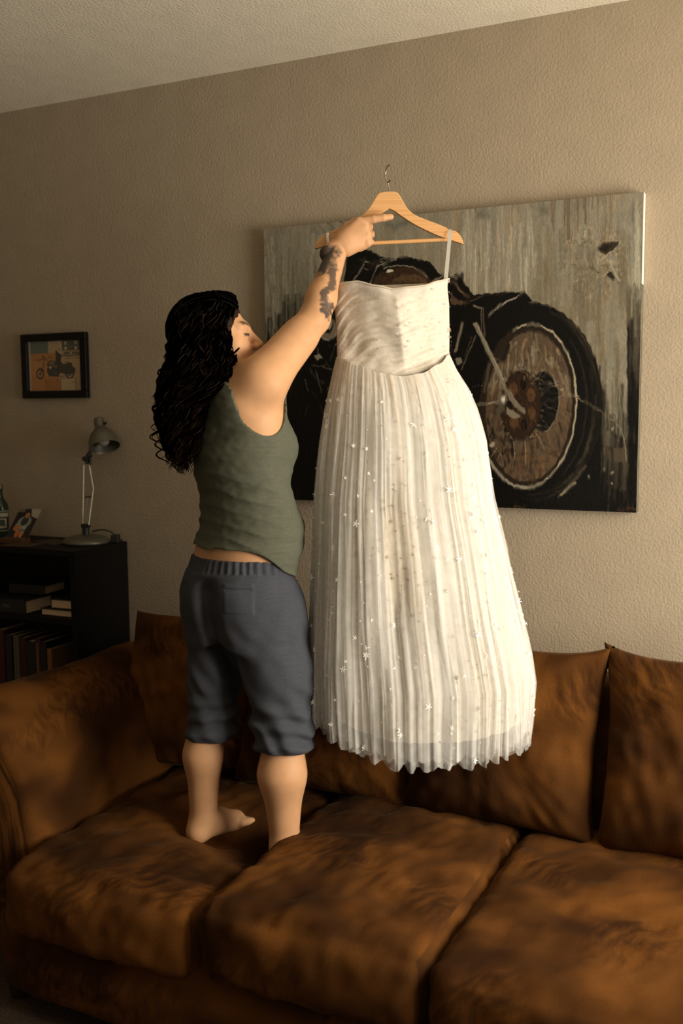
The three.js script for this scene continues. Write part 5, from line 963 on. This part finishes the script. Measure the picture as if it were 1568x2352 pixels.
// ---------------------------------------------------------------- framed print on the wall
const blackLacquer = new THREE.MeshPhysicalMaterial({ color: lin(0.006, 0.0055, 0.005), roughness: 0.38, specularIntensity: 0.35 });
{
  const x0 = -1.1095, x1 = -0.7887, y0 = 1.6423, y1 = 1.8899, cx = (x0 + x1) / 2, cy = (y0 + y1) / 2, w = x1 - x0, h = y1 - y0, f = 0.029;
  const g = thing('picture_frame', 'small black framed collage print of a motorcycle, hanging beside the large painting', 'picture frame', [cx, cy, 0]);
  const bar = (a, b, c, d) => mesh('frame_bar', rboxAt(a, b, c, d, 0.002, 0.024, 0.003), blackLacquer, g);
  bar(-w / 2, w / 2, h / 2 - f, h / 2); bar(-w / 2, w / 2, -h / 2, -h / 2 + f); bar(-w / 2, -w / 2 + f, -h / 2 + f, h / 2 - f); bar(w / 2 - f, w / 2, -h / 2 + f, h / 2 - f);
  const tex = drawn(1024, 740, (c, W, H) => {
    const R = rng(77), box = (x, y, a, b, col, al = 1) => { c.globalAlpha = al; c.fillStyle = col; c.fillRect(x * W, y * H, a * W, b * H); };
    const ln = (pts, w, col, al = 1) => { c.globalAlpha = al; c.strokeStyle = col; c.lineWidth = w; c.lineCap = 'round'; c.beginPath(); pts.forEach(([x, y], i) => i ? c.lineTo(x * W, y * H) : c.moveTo(x * W, y * H)); c.stroke(); };
    const el = (x, y, a, b, col, al = 1) => { c.globalAlpha = al; c.fillStyle = col; c.beginPath(); c.ellipse(x * W, y * H, a * W, b * H, 0, 0, 7); c.fill(); };
    box(0, 0, 1, 1, '#b79a72'); box(0, 0, 0.37, 0.24, '#55695c'); box(0.37, 0, 0.26, 0.28, '#c3a67c'); box(0, 0.24, 0.6, 0.76, '#b87a35'); box(0, 0.4, 0.42, 0.3, '#c48a40', 0.7); box(0.55, 0.3, 0.45, 0.5, '#c0a077');
    for (let i = 0; i < 900; i++) ln([[R(), R()], [0, 0]].map((p, k, a) => k ? [a[0][0] + 0.02 + 0.05 * R(), a[0][1]] : p), 1 + 2 * R(), R() < 0.5 ? '#6b4a22' : '#dcb877', 0.12);
    // dark tartan block with pale squares
    box(0.63, 0, 0.37, 0.2, '#3c463d'); for (let i = 0; i < 7; i++) { box(0.64 + i * 0.055, 0, 0.008, 0.2, '#6c7768', 0.7); } for (let j = 0; j < 4; j++) box(0.63, 0.02 + j * 0.05, 0.37, 0.008, '#6c7768', 0.7);
    for (const [x, y] of [[0.675, 0.02], [0.865, 0.02], [0.675, 0.125], [0.865, 0.125]]) { box(x, y, 0.045, 0.06, '#cdb893'); el(x + 0.022, y + 0.012, 0.012, 0.02, '#cdb893'); }
    box(0.66, 0.225, 0.3, 0.05, '#5a6052'); box(0.78, 0.235, 0.03, 0.035, '#c9b48c');
    for (let i = 0; i < 9; i++) ln([[0.38, 0.03 + i * 0.025], [0.60 - 0.06 * R(), 0.03 + i * 0.025]], 2, '#5d4a30', 0.55);
    // long dark streaks behind the rider-less machine
    ln([[0.6, 0.28], [0.75, 0.3], [0.95, 0.285]], 11, '#1d1712'); ln([[0.6, 0.31], [0.8, 0.32], [0.96, 0.31]], 6, '#2a2018'); for (let i = 0; i < 6; i++) ln([[0.68, 0.33 + i * 0.012], [0.8, 0.35 + 0.01 * R()], [0.98, 0.33 + 0.03 * R()]], 2, '#4b3924', 0.7);
    // motorcycle with bags, a dark cloth thrown over the saddle
    const k = '#17130e', poly = (pts, col, al = 1) => { c.globalAlpha = al; c.fillStyle = col; c.beginPath(); pts.forEach(([x, y], i) => i ? c.lineTo(x * W, y * H) : c.moveTo(x * W, y * H)); c.closePath(); c.fill(); };
    const wheel = (x, y, a, b) => { c.globalAlpha = 1; c.strokeStyle = k; c.lineWidth = 26; c.beginPath(); c.ellipse(x * W, y * H, a * W, b * H, 0, 0, 7); c.stroke(); for (let i = 0; i < 12; i++) ln([[x, y], [x + a * Math.cos(i * 0.524), y + b * Math.sin(i * 0.524)]], 2, '#3a2b1b', 0.8); el(x, y, 0.02, 0.03, k); };
    wheel(0.2, 0.655, 0.066, 0.092); wheel(0.76, 0.665, 0.066, 0.092);
    poly([[0.16, 0.55], [0.2, 0.53], [0.27, 0.56], [0.285, 0.62], [0.25, 0.57], [0.2, 0.555]], k); ln([[0.2, 0.655], [0.25, 0.52], [0.3, 0.36]], 15, k); ln([[0.23, 0.66], [0.29, 0.46]], 8, '#2d241a'); ln([[0.15, 0.375], [0.22, 0.365], [0.33, 0.34]], 11, '#2a2018'); el(0.27, 0.305, 0.02, 0.026, '#3a2d1e'); ln([[0.27, 0.32], [0.29, 0.37]], 5, k); el(0.285, 0.5, 0.024, 0.034, '#8d7c58');
    poly([[0.33, 0.47], [0.38, 0.39], [0.46, 0.38], [0.52, 0.44], [0.5, 0.51], [0.36, 0.52]], '#4b4029'); el(0.43, 0.44, 0.045, 0.04, '#7c6a46', 0.8); ln([[0.34, 0.5], [0.36, 0.33], [0.4, 0.3], [0.45, 0.37]], 8, k);
    poly([[0.34, 0.53], [0.55, 0.52], [0.6, 0.6], [0.56, 0.7], [0.38, 0.71], [0.33, 0.62]], k); el(0.4, 0.53, 0.017, 0.028, '#e0d3b2'); for (let i = 0; i < 6; i++) ln([[0.37, 0.57 + i * 0.02], [0.46, 0.565 + i * 0.02]], 4, '#4d4230', 0.8); el(0.5, 0.64, 0.035, 0.045, '#3f3524'); ln([[0.36, 0.7], [0.6, 0.715], [0.84, 0.69]], 10, '#2a2117');
    poly([[0.5, 0.2], [0.53, 0.19], [0.56, 0.24], [0.62, 0.28], [0.6, 0.4], [0.66, 0.5], [0.58, 0.56], [0.49, 0.47], [0.51, 0.3]], k); el(0.58, 0.175, 0.012, 0.018, '#2a2018');
    poly([[0.55, 0.5], [0.66, 0.46], [0.8, 0.5], [0.87, 0.56], [0.86, 0.66], [0.7, 0.68], [0.58, 0.64]], '#211a12'); poly([[0.7, 0.44], [0.8, 0.44], [0.82, 0.5], [0.7, 0.51]], '#2c241a'); ln([[0.66, 0.46], [0.7, 0.42], [0.74, 0.43]], 6, k);
    for (let i = 0; i < 150; i++) { const x = 0.34 + 0.52 * R(), y = 0.5 + 0.2 * R(); ln([[x, y], [x + 0.03 * (R() - 0.3), y + 0.03 * (R() - 0.5)]], 2 + 3 * R(), R() < 0.45 ? '#5a4a31' : '#0e0b08', 0.6); }
    // lower panels: plain map square and a perforated stamp
    box(0.28, 0.77, 0.26, 0.23, '#a8692b', 0.8); box(0.3, 0.8, 0.02, 0.03, '#3a2a18'); box(0.52, 0.76, 0.02, 0.06, '#3a2a18', 0.8);
    box(0.58, 0.76, 0.32, 0.23, '#c5ab82'); for (let i = 0; i < 11; i++) { box(0.565, 0.76 + i * 0.022, 0.03, 0.011, '#4a3a25'); box(0.855, 0.76 + i * 0.022, 0.03, 0.011, '#4a3a25'); } for (let i = 0; i < 14; i++) box(0.57 + i * 0.022, 0.745, 0.012, 0.014, '#4a3a25'); ln([[0.63, 0.95], [0.7, 0.85], [0.8, 0.82]], 3, '#7a6444', 0.6); ln([[0.79, 0.86], [0.83, 0.83], [0.87, 0.84]], 9, '#4a3b26', 0.9); box(0.965, 0.88, 0.02, 0.11, '#3b2e1e'); 
  });
  const iw = w - 2 * f, ih = h - 2 * f;
  const pr = new THREE.PlaneGeometry(iw, ih); pr.translate(0, 0, 0.008); mesh('print', pr, new THREE.MeshStandardMaterial({ map: tex, roughness: 0.85 }), g).userData.label = 'collage with a dark motorcycle';
  mesh('mat_edge', boxAt(-iw / 2, -iw / 2 + 0.007, -ih / 2, ih / 2, 0.008, 0.0095), new THREE.MeshStandardMaterial({ color: lin(0.5, 0.4, 0.28), roughness: 0.9 }), g);
  mesh('pane', boxAt(-iw / 2, iw / 2, -ih / 2, ih / 2, 0.0165, 0.0185), glassMat, g);
}
// ---------------------------------------------------------------- black bookcase
const BC = { x0: -1.56, x1: -0.634, top: 1.10, d: 0.30, t: 0.022 };
const blackWood = new THREE.MeshPhysicalMaterial({ color: lin(0.0065, 0.0055, 0.0045), roughness: 0.55, specularIntensity: 0.3 });
const SHELF1 = onZ(168, 1425, BC.d).y, SHELF2 = SHELF1 - 0.285;
{
  const g = thing('bookcase', 'black wooden bookcase behind the sofa arm, with lamp and photo on top', 'bookcase', [(BC.x0 + BC.x1) / 2, 0, BC.d / 2 + 0.004]);
  const L = geo => { geo.translate(-(BC.x0 + BC.x1) / 2, 0, -BC.d / 2); return geo; };
  const panel = (name, a, b, c, d, e, f) => mesh(name, L(rboxAt(a, b, c, d, e, f, 0.0018)), blackWood, g);
  const { x0, x1, top, d, t } = BC;
  panel('top_panel', x0, x1, top - t, top, 0, d); panel('side_panel', x0, x0 + t, 0, top - t, 0, d); panel('side_panel', x1 - t, x1, 0, top - t, 0, d); panel('back_panel', x0 + t, x1 - t, 0.02, top - t, 0, 0.006);
  for (const y of [SHELF1, SHELF2, 0.07]) panel('shelf', x0 + t, x1 - t, y - t, y, 0.006, d - 0.004);
}
// books
function book(w, h, d, cover, pageTone, spineText) {
  const g = new THREE.Group(), c = 0.0025;
  const cm = new THREE.MeshStandardMaterial({ color: cover, roughness: 0.6 }), pm = new THREE.MeshStandardMaterial({ color: lin(...pageTone), roughness: 0.95 });
  // standing book: width along x is its thickness, spine facing +z
  mesh('cover', plain([boxAt(-w / 2, -w / 2 + c, 0, h, -d, 0), boxAt(w / 2 - c, w / 2, 0, h, -d, 0)]), cm, g);
  const sp = new THREE.BoxGeometry(w - 2 * c, h, c); sp.translate(0, h / 2, -c / 2);
  mesh('spine', sp, spineText ? new THREE.MeshStandardMaterial({ map: spineText, roughness: 0.6 }) : cm, g);
  mesh('pages', boxAt(-w / 2 + c, w / 2 - c, 0.004, h - 0.004, -d + 0.004, -c), pm, g);
  return g;
}
function spineTex(base, draw) { return drawn(96, 512, (c, W, H) => { c.fillStyle = base; c.fillRect(0, 0, W, H); draw(c, W, H); }); }
// lettering too small to read: rows of short printed marks
const spineMarks = (seed, col, y0, y1) => (c, W, H) => { const R = rng(seed); c.fillStyle = col; for (let y = y0 * H; y < y1 * H; y += 15 + 6 * R()) { c.fillRect(W * 0.26, y, W * (0.3 + 0.2 * R()), 4); c.fillRect(W * (0.26 + 0.3 * R()), y, 5, 9); c.fillRect(W * 0.26, y + 7, W * (0.2 + 0.28 * R()), 3.5); } };
const PAGE = [0.62, 0.47, 0.29];
{
  const addBook = (b, name, label, pos, turn, flat) => { b.name = numbered(name); b.userData = { label, category: 'book', group: 'books in the black bookcase' }; b.position.set(...pos); if (flat) b.rotation.set(0, turn, Math.PI / 2, 'YXZ'); else b.rotation.y = turn; scene.add(b); };
  const z = BC.d - 0.01;
  // upper shelf: books lying flat with their pages outwards, and a darker one beside them
  const lie = (w, h, d, col, name, label, x, y, zz, turn) => { const b = book(w, h, d, col, PAGE); addBook(b, name, label, [x, y, zz], turn, true); };
  // lying book: rotated about z, so its height runs along -x from its base and its thickness stands up; pages face out when turned half round
  const lieOut = (w, h, d, col, label, x, y, front, turn) => { const b = book(w, h, d, col, PAGE); addBook(b, 'lying_book', label, [x, y, front - d], Math.PI + turn, true); };
  lieOut(0.026, 0.165, 0.12, lin(0.012, 0.010, 0.008), 'book lying flat on the upper shelf, lowest of two, cream page edges out', -0.828, SHELF1 + 0.0135, 0.275, 0.03);
  lieOut(0.034, 0.13, 0.11, lin(0.014, 0.011, 0.008), 'smaller thick book lying on top of another, cream page edges out, upper shelf', -0.795, SHELF1 + 0.0445, 0.268, 0.1);
  lie(0.034, 0.16, 0.13, lin(0.008, 0.009, 0.008), 'lying_book', 'dark green-black book lying flat deeper on the upper shelf', -0.87, SHELF1 + 0.075, 0.20, 0.1);
  {
    const b = book(0.05, 0.19, 0.14, lin(0.01, 0.009, 0.008), PAGE, spineTex('#14110d', (c, W, H) => { c.save(); c.translate(W / 2, H / 2); c.rotate(Math.PI / 2); c.fillStyle = '#6b6558'; c.font = '46px serif'; c.textAlign = 'center'; c.textBaseline = 'middle'; c.fillText('ivers', 0, 0); c.restore(); }));
    addBook(b, 'lying_book', 'thick black book lying flat on the upper shelf with pale script on its spine', [-0.88, SHELF1 + 0.026 + 0.0, z - 0.0], 0, true);
  }
  // lower shelf, standing
  const low = SHELF2;
  const specs = [
    [-1.02, 0.045, 0.215, 'dark red cloth-bound book standing on the lower shelf, beside a black one', lin(0.045, 0.006, 0.003), null],
    [-0.975, 0.03, 0.2, 'plain black book between red book and grey-lettered spine', lin(0.008, 0.007, 0.006), null],
    [-0.938, 0.027, 0.2, 'standing book with a grey-green spine full of dark lettering', lin(0.06, 0.055, 0.035), spineTex('#5a5443', spineMarks(3, '#2c2819', 0.04, 0.94))],
    [-0.908, 0.028, 0.195, 'slim dark red book next to the grey-green spine', lin(0.035, 0.004, 0.002), null],
    [-0.87, 0.042, 0.185, 'black book between two dark red ones on the lower shelf', lin(0.006, 0.006, 0.006), null],
    [-0.835, 0.024, 0.2, 'dark red book with gold lettering down its spine', lin(0.05, 0.006, 0.003), spineTex('#320906', spineMarks(4, '#b8935a', 0.1, 0.72))],
    [-0.808, 0.026, 0.19, 'black book right of the gold-lettered spine on the lower shelf', lin(0.006, 0.006, 0.006), null],
    [-0.78, 0.02, 0.165, 'small orange-brown spined paperback at the end of the standing row', lin(0.15, 0.075, 0.03), spineTex('#8a5a2c', spineMarks(5, '#3a2110', 0.12, 0.4))],
  ];
  for (const [x, w, h, label, col, tex] of specs) addBook(book(w, h, 0.15, col, PAGE, tex), 'standing_book', label.replace(' right of', ' beyond'), [x, low, z - 0.004], 0.0);
  lieOut(0.034, 0.088, 0.12, lin(0.03, 0.02, 0.012), 'short paperback lying flat on the lower shelf, pages out, lowest of two', -0.748, low + 0.0175, 0.278, 0);
  lieOut(0.036, 0.078, 0.11, lin(0.04, 0.025, 0.012), 'short paperback lying on another on the lower shelf, pages out', -0.737, low + 0.053, 0.27, 0.03);
}
// ---------------------------------------------------------------- desk lamp
{
  const base = onY(212, 1240, BC.top); base.z = Math.max(base.z, 0.115); base.x = -0.737;
  const g = thing('desk_lamp', 'silver spring-arm desk lamp with round base, unlit, on the bookcase', 'lamp', [base.x, BC.top, base.z]);
  const dep = base.clone().sub(EYE).dot(FWD), loc = (px, py, dd = 0) => P(px, py, dep + dd).sub(V(base.x, BC.top, base.z));
  const silver = new THREE.MeshPhysicalMaterial({ color: lin(0.16, 0.15, 0.115), metalness: 0.6, roughness: 0.4 }), arm = new THREE.MeshStandardMaterial({ color: lin(0.5, 0.46, 0.37), metalness: 0.6, roughness: 0.35 }), dark = new THREE.MeshStandardMaterial({ color: lin(0.012, 0.011, 0.01), roughness: 0.5 }), white = new THREE.MeshStandardMaterial({ color: lin(0.12, 0.11, 0.085), metalness: 0.6, roughness: 0.45, side: THREE.DoubleSide });
  const bg = new THREE.LatheGeometry([[0, 0], [0.083, 0], [0.087, 0.006], [0.085, 0.014], [0.072, 0.024], [0.045, 0.031], [0.016, 0.034], [0, 0.034]].map(p => new THREE.Vector2(...p)), 48);
  mesh('base', bg, silver, g);
  mesh('swivel', plain([new THREE.CylinderGeometry(0.012, 0.014, 0.03, 20).translate(0, 0.048, 0).toNonIndexed(), rod(V(-0.016, 0.066, 0), V(0.016, 0.066, 0), 0.009).toNonIndexed()]), dark, g);
  const b0 = V(-0.014, 0.07, 0.0), b1 = V(0.014, 0.07, 0), t0 = loc(192, 1068), t1 = loc(204, 1064), m1 = loc(214, 1122);
  mesh('arm_rod', rod(b0, t0, 0.003), arm, g); mesh('arm_rod', rod(b1, m1, 0.003), arm, g); mesh('arm_rod', rod(m1, t1, 0.0035), arm, g);
  const c0 = loc(196, 1142), c1 = loc(214, 1140); mesh('cross_bar', rod(c0, c1, 0.0035), dark, g);
  // springs
  for (const x of [0.3, 0.7]) { const a = c0.clone().lerp(c1, x), b = b0.clone().lerp(b1, x).add(V(0, 0.012, 0)), pts = []; for (let i = 0; i <= 140; i++) { const f = i / 140, t = f * 2 * Math.PI * 26; pts.push(a.clone().lerp(b, f).add(V(Math.cos(t) * 0.0032, 0, Math.sin(t) * 0.0032))); } mesh('spring', tube(pts, 0.0008, 5, 420), arm, g); }
  const j = loc(199, 1055), hd = loc(236, 1012), up = loc(228, 975);
  mesh('elbow_joint', plain([rod(loc(190, 1056), loc(210, 1044), 0.009).toNonIndexed(), rod(loc(200, 1066), loc(204, 1040), 0.008).toNonIndexed(), rod(loc(208, 1068, -0.01), loc(208, 1050, -0.01), 0.005).toNonIndexed()]), dark, g);
  mesh('neck', rod(loc(204, 1046), loc(211, 1022), 0.006), dark, g);
  // head: shade open towards the lower right
  const axis = loc(229, 974).sub(loc(241, 1030, -0.03)).normalize(), rim = loc(240, 1027, -0.028);
  const prof = [[0.0, 0.118], [0.017, 0.118], [0.0185, 0.114], [0.0185, 0.084], [0.021, 0.08], [0.026, 0.074], [0.043, 0.055], [0.053, 0.032], [0.0575, 0.004], [0.058, 0], [0.0565, 0.0], [0.055, 0.006], [0.050, 0.032], [0.041, 0.052], [0.02, 0.068], [0, 0.07]];
  const sh = new THREE.LatheGeometry(prof.slice(0, 10).map(p => new THREE.Vector2(...p)), 48), inn = new THREE.LatheGeometry(prof.slice(9).map(p => new THREE.Vector2(...p)), 48), q = new THREE.Quaternion().setFromUnitVectors(V(0, 1, 0), axis);
  let shadeMesh = g; for (const [nm, ge, mt] of [['shade', sh, silver], ['reflector', inn, white]]) { ge.applyQuaternion(q); ge.translate(rim.x, rim.y, rim.z); const m = mesh(nm, ge, mt, shadeMesh); if (nm === 'shade') shadeMesh = m; }
  const ribs = []; for (let i = 0; i < 16; i++) { const a = i / 16 * 6.283; const r = new THREE.BoxGeometry(0.002, 0.026, 0.002); r.translate(0.0188, 0.1, 0); r.rotateY(a); ribs.push(r); }
  const rb = plain(ribs); rb.applyQuaternion(q); rb.translate(rim.x, rim.y, rim.z); mesh('cooling_ribs', rb, silver, shadeMesh);
  const bulb = new THREE.SphereGeometry(0.026, 24, 16); bulb.applyQuaternion(q); bulb.translate(rim.x + axis.x * 0.032, rim.y + axis.y * 0.032, rim.z + axis.z * 0.032); mesh('bulb', bulb, new THREE.MeshPhysicalMaterial({ color: lin(0.3, 0.28, 0.24), roughness: 0.25 }), shadeMesh).userData.label = 'unlit bulb';
  const sw = new THREE.CylinderGeometry(0.005, 0.005, 0.012, 12); sw.rotateZ(Math.PI / 2); sw.translate(0.024, 0.088, 0); sw.applyQuaternion(q); sw.translate(rim.x, rim.y, rim.z); mesh('switch', sw, dark, shadeMesh);
  mesh('cord', tube([V(0.02, 0.045, -0.01), V(0.05, 0.05, -0.03), V(0.075, 0.04, -0.055), V(0.09, 0.012, -0.07), V(0.096, 0.006, -0.09)], 0.0032, 8, 40), dark, g);
  const plug = single('power_adapter', rbox(0.03, 0.03, 0.036, 0.005), dark, 'small black power plug lying beside the lamp base', 'plug'); plug.position.set(base.x + 0.085, BC.top + 0.015, 0.05); plug.rotation.y = 0.4;
}
// ---------------------------------------------------------------- photo in a wooden block, bottle, papers
{
  const c = onY(52, 1246, BC.top), yb = BC.top;
  const woodB = new THREE.MeshStandardMaterial({ color: lin(0.10, 0.042, 0.016), roughness: 0.6 });
  const blk = single('photo_holder', rbox(0.1, 0.02, 0.05, 0.002), woodB, 'small brown wooden block holding a photo upright', 'photo holder'); blk.position.set(-1.0, yb + 0.0102, 0.205); blk.rotation.y = 0.1;
  const photoTex = drawn(256, 384, (k, W, H) => {
    const R = rng(8); k.fillStyle = '#1a1712'; k.fillRect(0, 0, W, H); k.fillStyle = '#a79f92'; k.beginPath(); k.moveTo(W * 0.55, 0); k.lineTo(W, 0); k.lineTo(W, H * 0.32); k.lineTo(W * 0.7, H * 0.25); k.fill(); k.fillStyle = '#6d675c'; k.fillRect(0, 0, W * 0.3, H * 0.12);
    for (let i = 0; i < 80; i++) { k.globalAlpha = 0.3; k.fillStyle = R() < 0.5 ? '#0f0d0a' : '#2f2a20'; k.fillRect(R() * W, H * (0.3 + 0.6 * R()), 10 + 30 * R(), 6 + 18 * R()); } k.globalAlpha = 1;
    const e = (x, y, a, b, col, t = 0) => { k.fillStyle = col; k.beginPath(); k.ellipse(x * W, y * H, a * W, b * H, t, 0, 7); k.fill(); };
    e(0.5, 0.45, 0.3, 0.2, '#8d8d86', 0.3); e(0.5, 0.42, 0.16, 0.16, '#2c3229'); e(0.5, 0.2, 0.13, 0.11, '#20140d'); e(0.5, 0.22, 0.1, 0.09, '#b0744a'); e(0.28, 0.55, 0.12, 0.07, '#8d8d86', -0.5); e(0.3, 0.66, 0.16, 0.1, '#b9703f', 0.4); e(0.58, 0.64, 0.14, 0.08, '#9b9b92', -0.2); e(0.42, 0.84, 0.09, 0.14, '#b9703f'); e(0.62, 0.83, 0.09, 0.14, '#c07c4a'); e(0.55, 0.72, 0.16, 0.05, '#6d7078');
  });
  const ph = new THREE.BoxGeometry(0.1, 0.14, 0.0012); const pm = new THREE.MeshStandardMaterial({ map: photoTex, roughness: 0.35 });
  const photo = single('photo_print', ph, pm, 'loose colour snapshot of a seated person, leaning in a wooden block', 'photo'); photo.position.set(-1.0, yb + 0.0675, 0.158); photo.rotation.set(-0.74, 0.1, 0, 'YXZ');
  // bottle
  const bp = onY(3, 1238, yb);
  const g = thing('glass_bottle', 'dark green glass bottle with a pale printed label at the end of the bookcase', 'bottle', [-1.128, yb, 0.15]); g.scale.setScalar(1.06);
  const gl = new THREE.MeshPhysicalMaterial({ color: lin(0.02, 0.035, 0.022), roughness: 0.12, specularIntensity: 0.8 });
  const bodyOf = mesh('body', new THREE.LatheGeometry([[0, 0], [0.03, 0], [0.033, 0.004], [0.033, 0.115], [0.03, 0.13], [0.018, 0.15], [0.0145, 0.16], [0.0145, 0.182], [0, 0.182]].map(p => new THREE.Vector2(...p)), 40), gl, g);
  mesh('cap', new THREE.LatheGeometry([[0, 0.183], [0.016, 0.183], [0.0165, 0.186], [0.0165, 0.2], [0.015, 0.203], [0, 0.203]].map(p => new THREE.Vector2(...p)), 32), new THREE.MeshStandardMaterial({ color: lin(0.16, 0.13, 0.09), metalness: 0.5, roughness: 0.4 }), g);
  const lt = drawn(256, 256, (k, W, H) => { k.fillStyle = '#7f7c66'; k.fillRect(0, 0, W, H); k.fillStyle = '#2c3228'; k.fillRect(14, 14, W - 28, H - 28); k.fillStyle = '#a09b80'; k.fillRect(26, 30, W - 52, 46); k.fillRect(60, 96, W - 120, 120); k.fillStyle = '#2c3228'; k.fillRect(90, 110, 76, 80); });
  const lab = new THREE.CylinderGeometry(0.0334, 0.0334, 0.075, 32, 1, true, 0.1, 1.9); lab.translate(0, 0.07, 0); mesh('label', lab, new THREE.MeshStandardMaterial({ map: lt, roughness: 0.7 }), bodyOf);
  // papers and dark pouches lying on top
  const pap = (w, d, x, z, t, col, label, y) => { const m = single('paper_sheet', rbox(w, 0.003, d, 0.0012), new THREE.MeshStandardMaterial({ color: col, roughness: 0.5 }), label, 'paper'); m.position.set(x, yb + y, z); m.rotation.y = t; };
  pap(0.13, 0.09, -0.93, 0.245, 0.2, lin(0.06, 0.035, 0.018), 'glossy brown card lying in front of the photo block', 0.0018);
  pap(0.15, 0.1, -0.87, 0.14, -0.3, lin(0.03, 0.022, 0.015), 'dark sheet lying between photo and lamp base', 0.0018);
}
renderer.render(scene, camera);
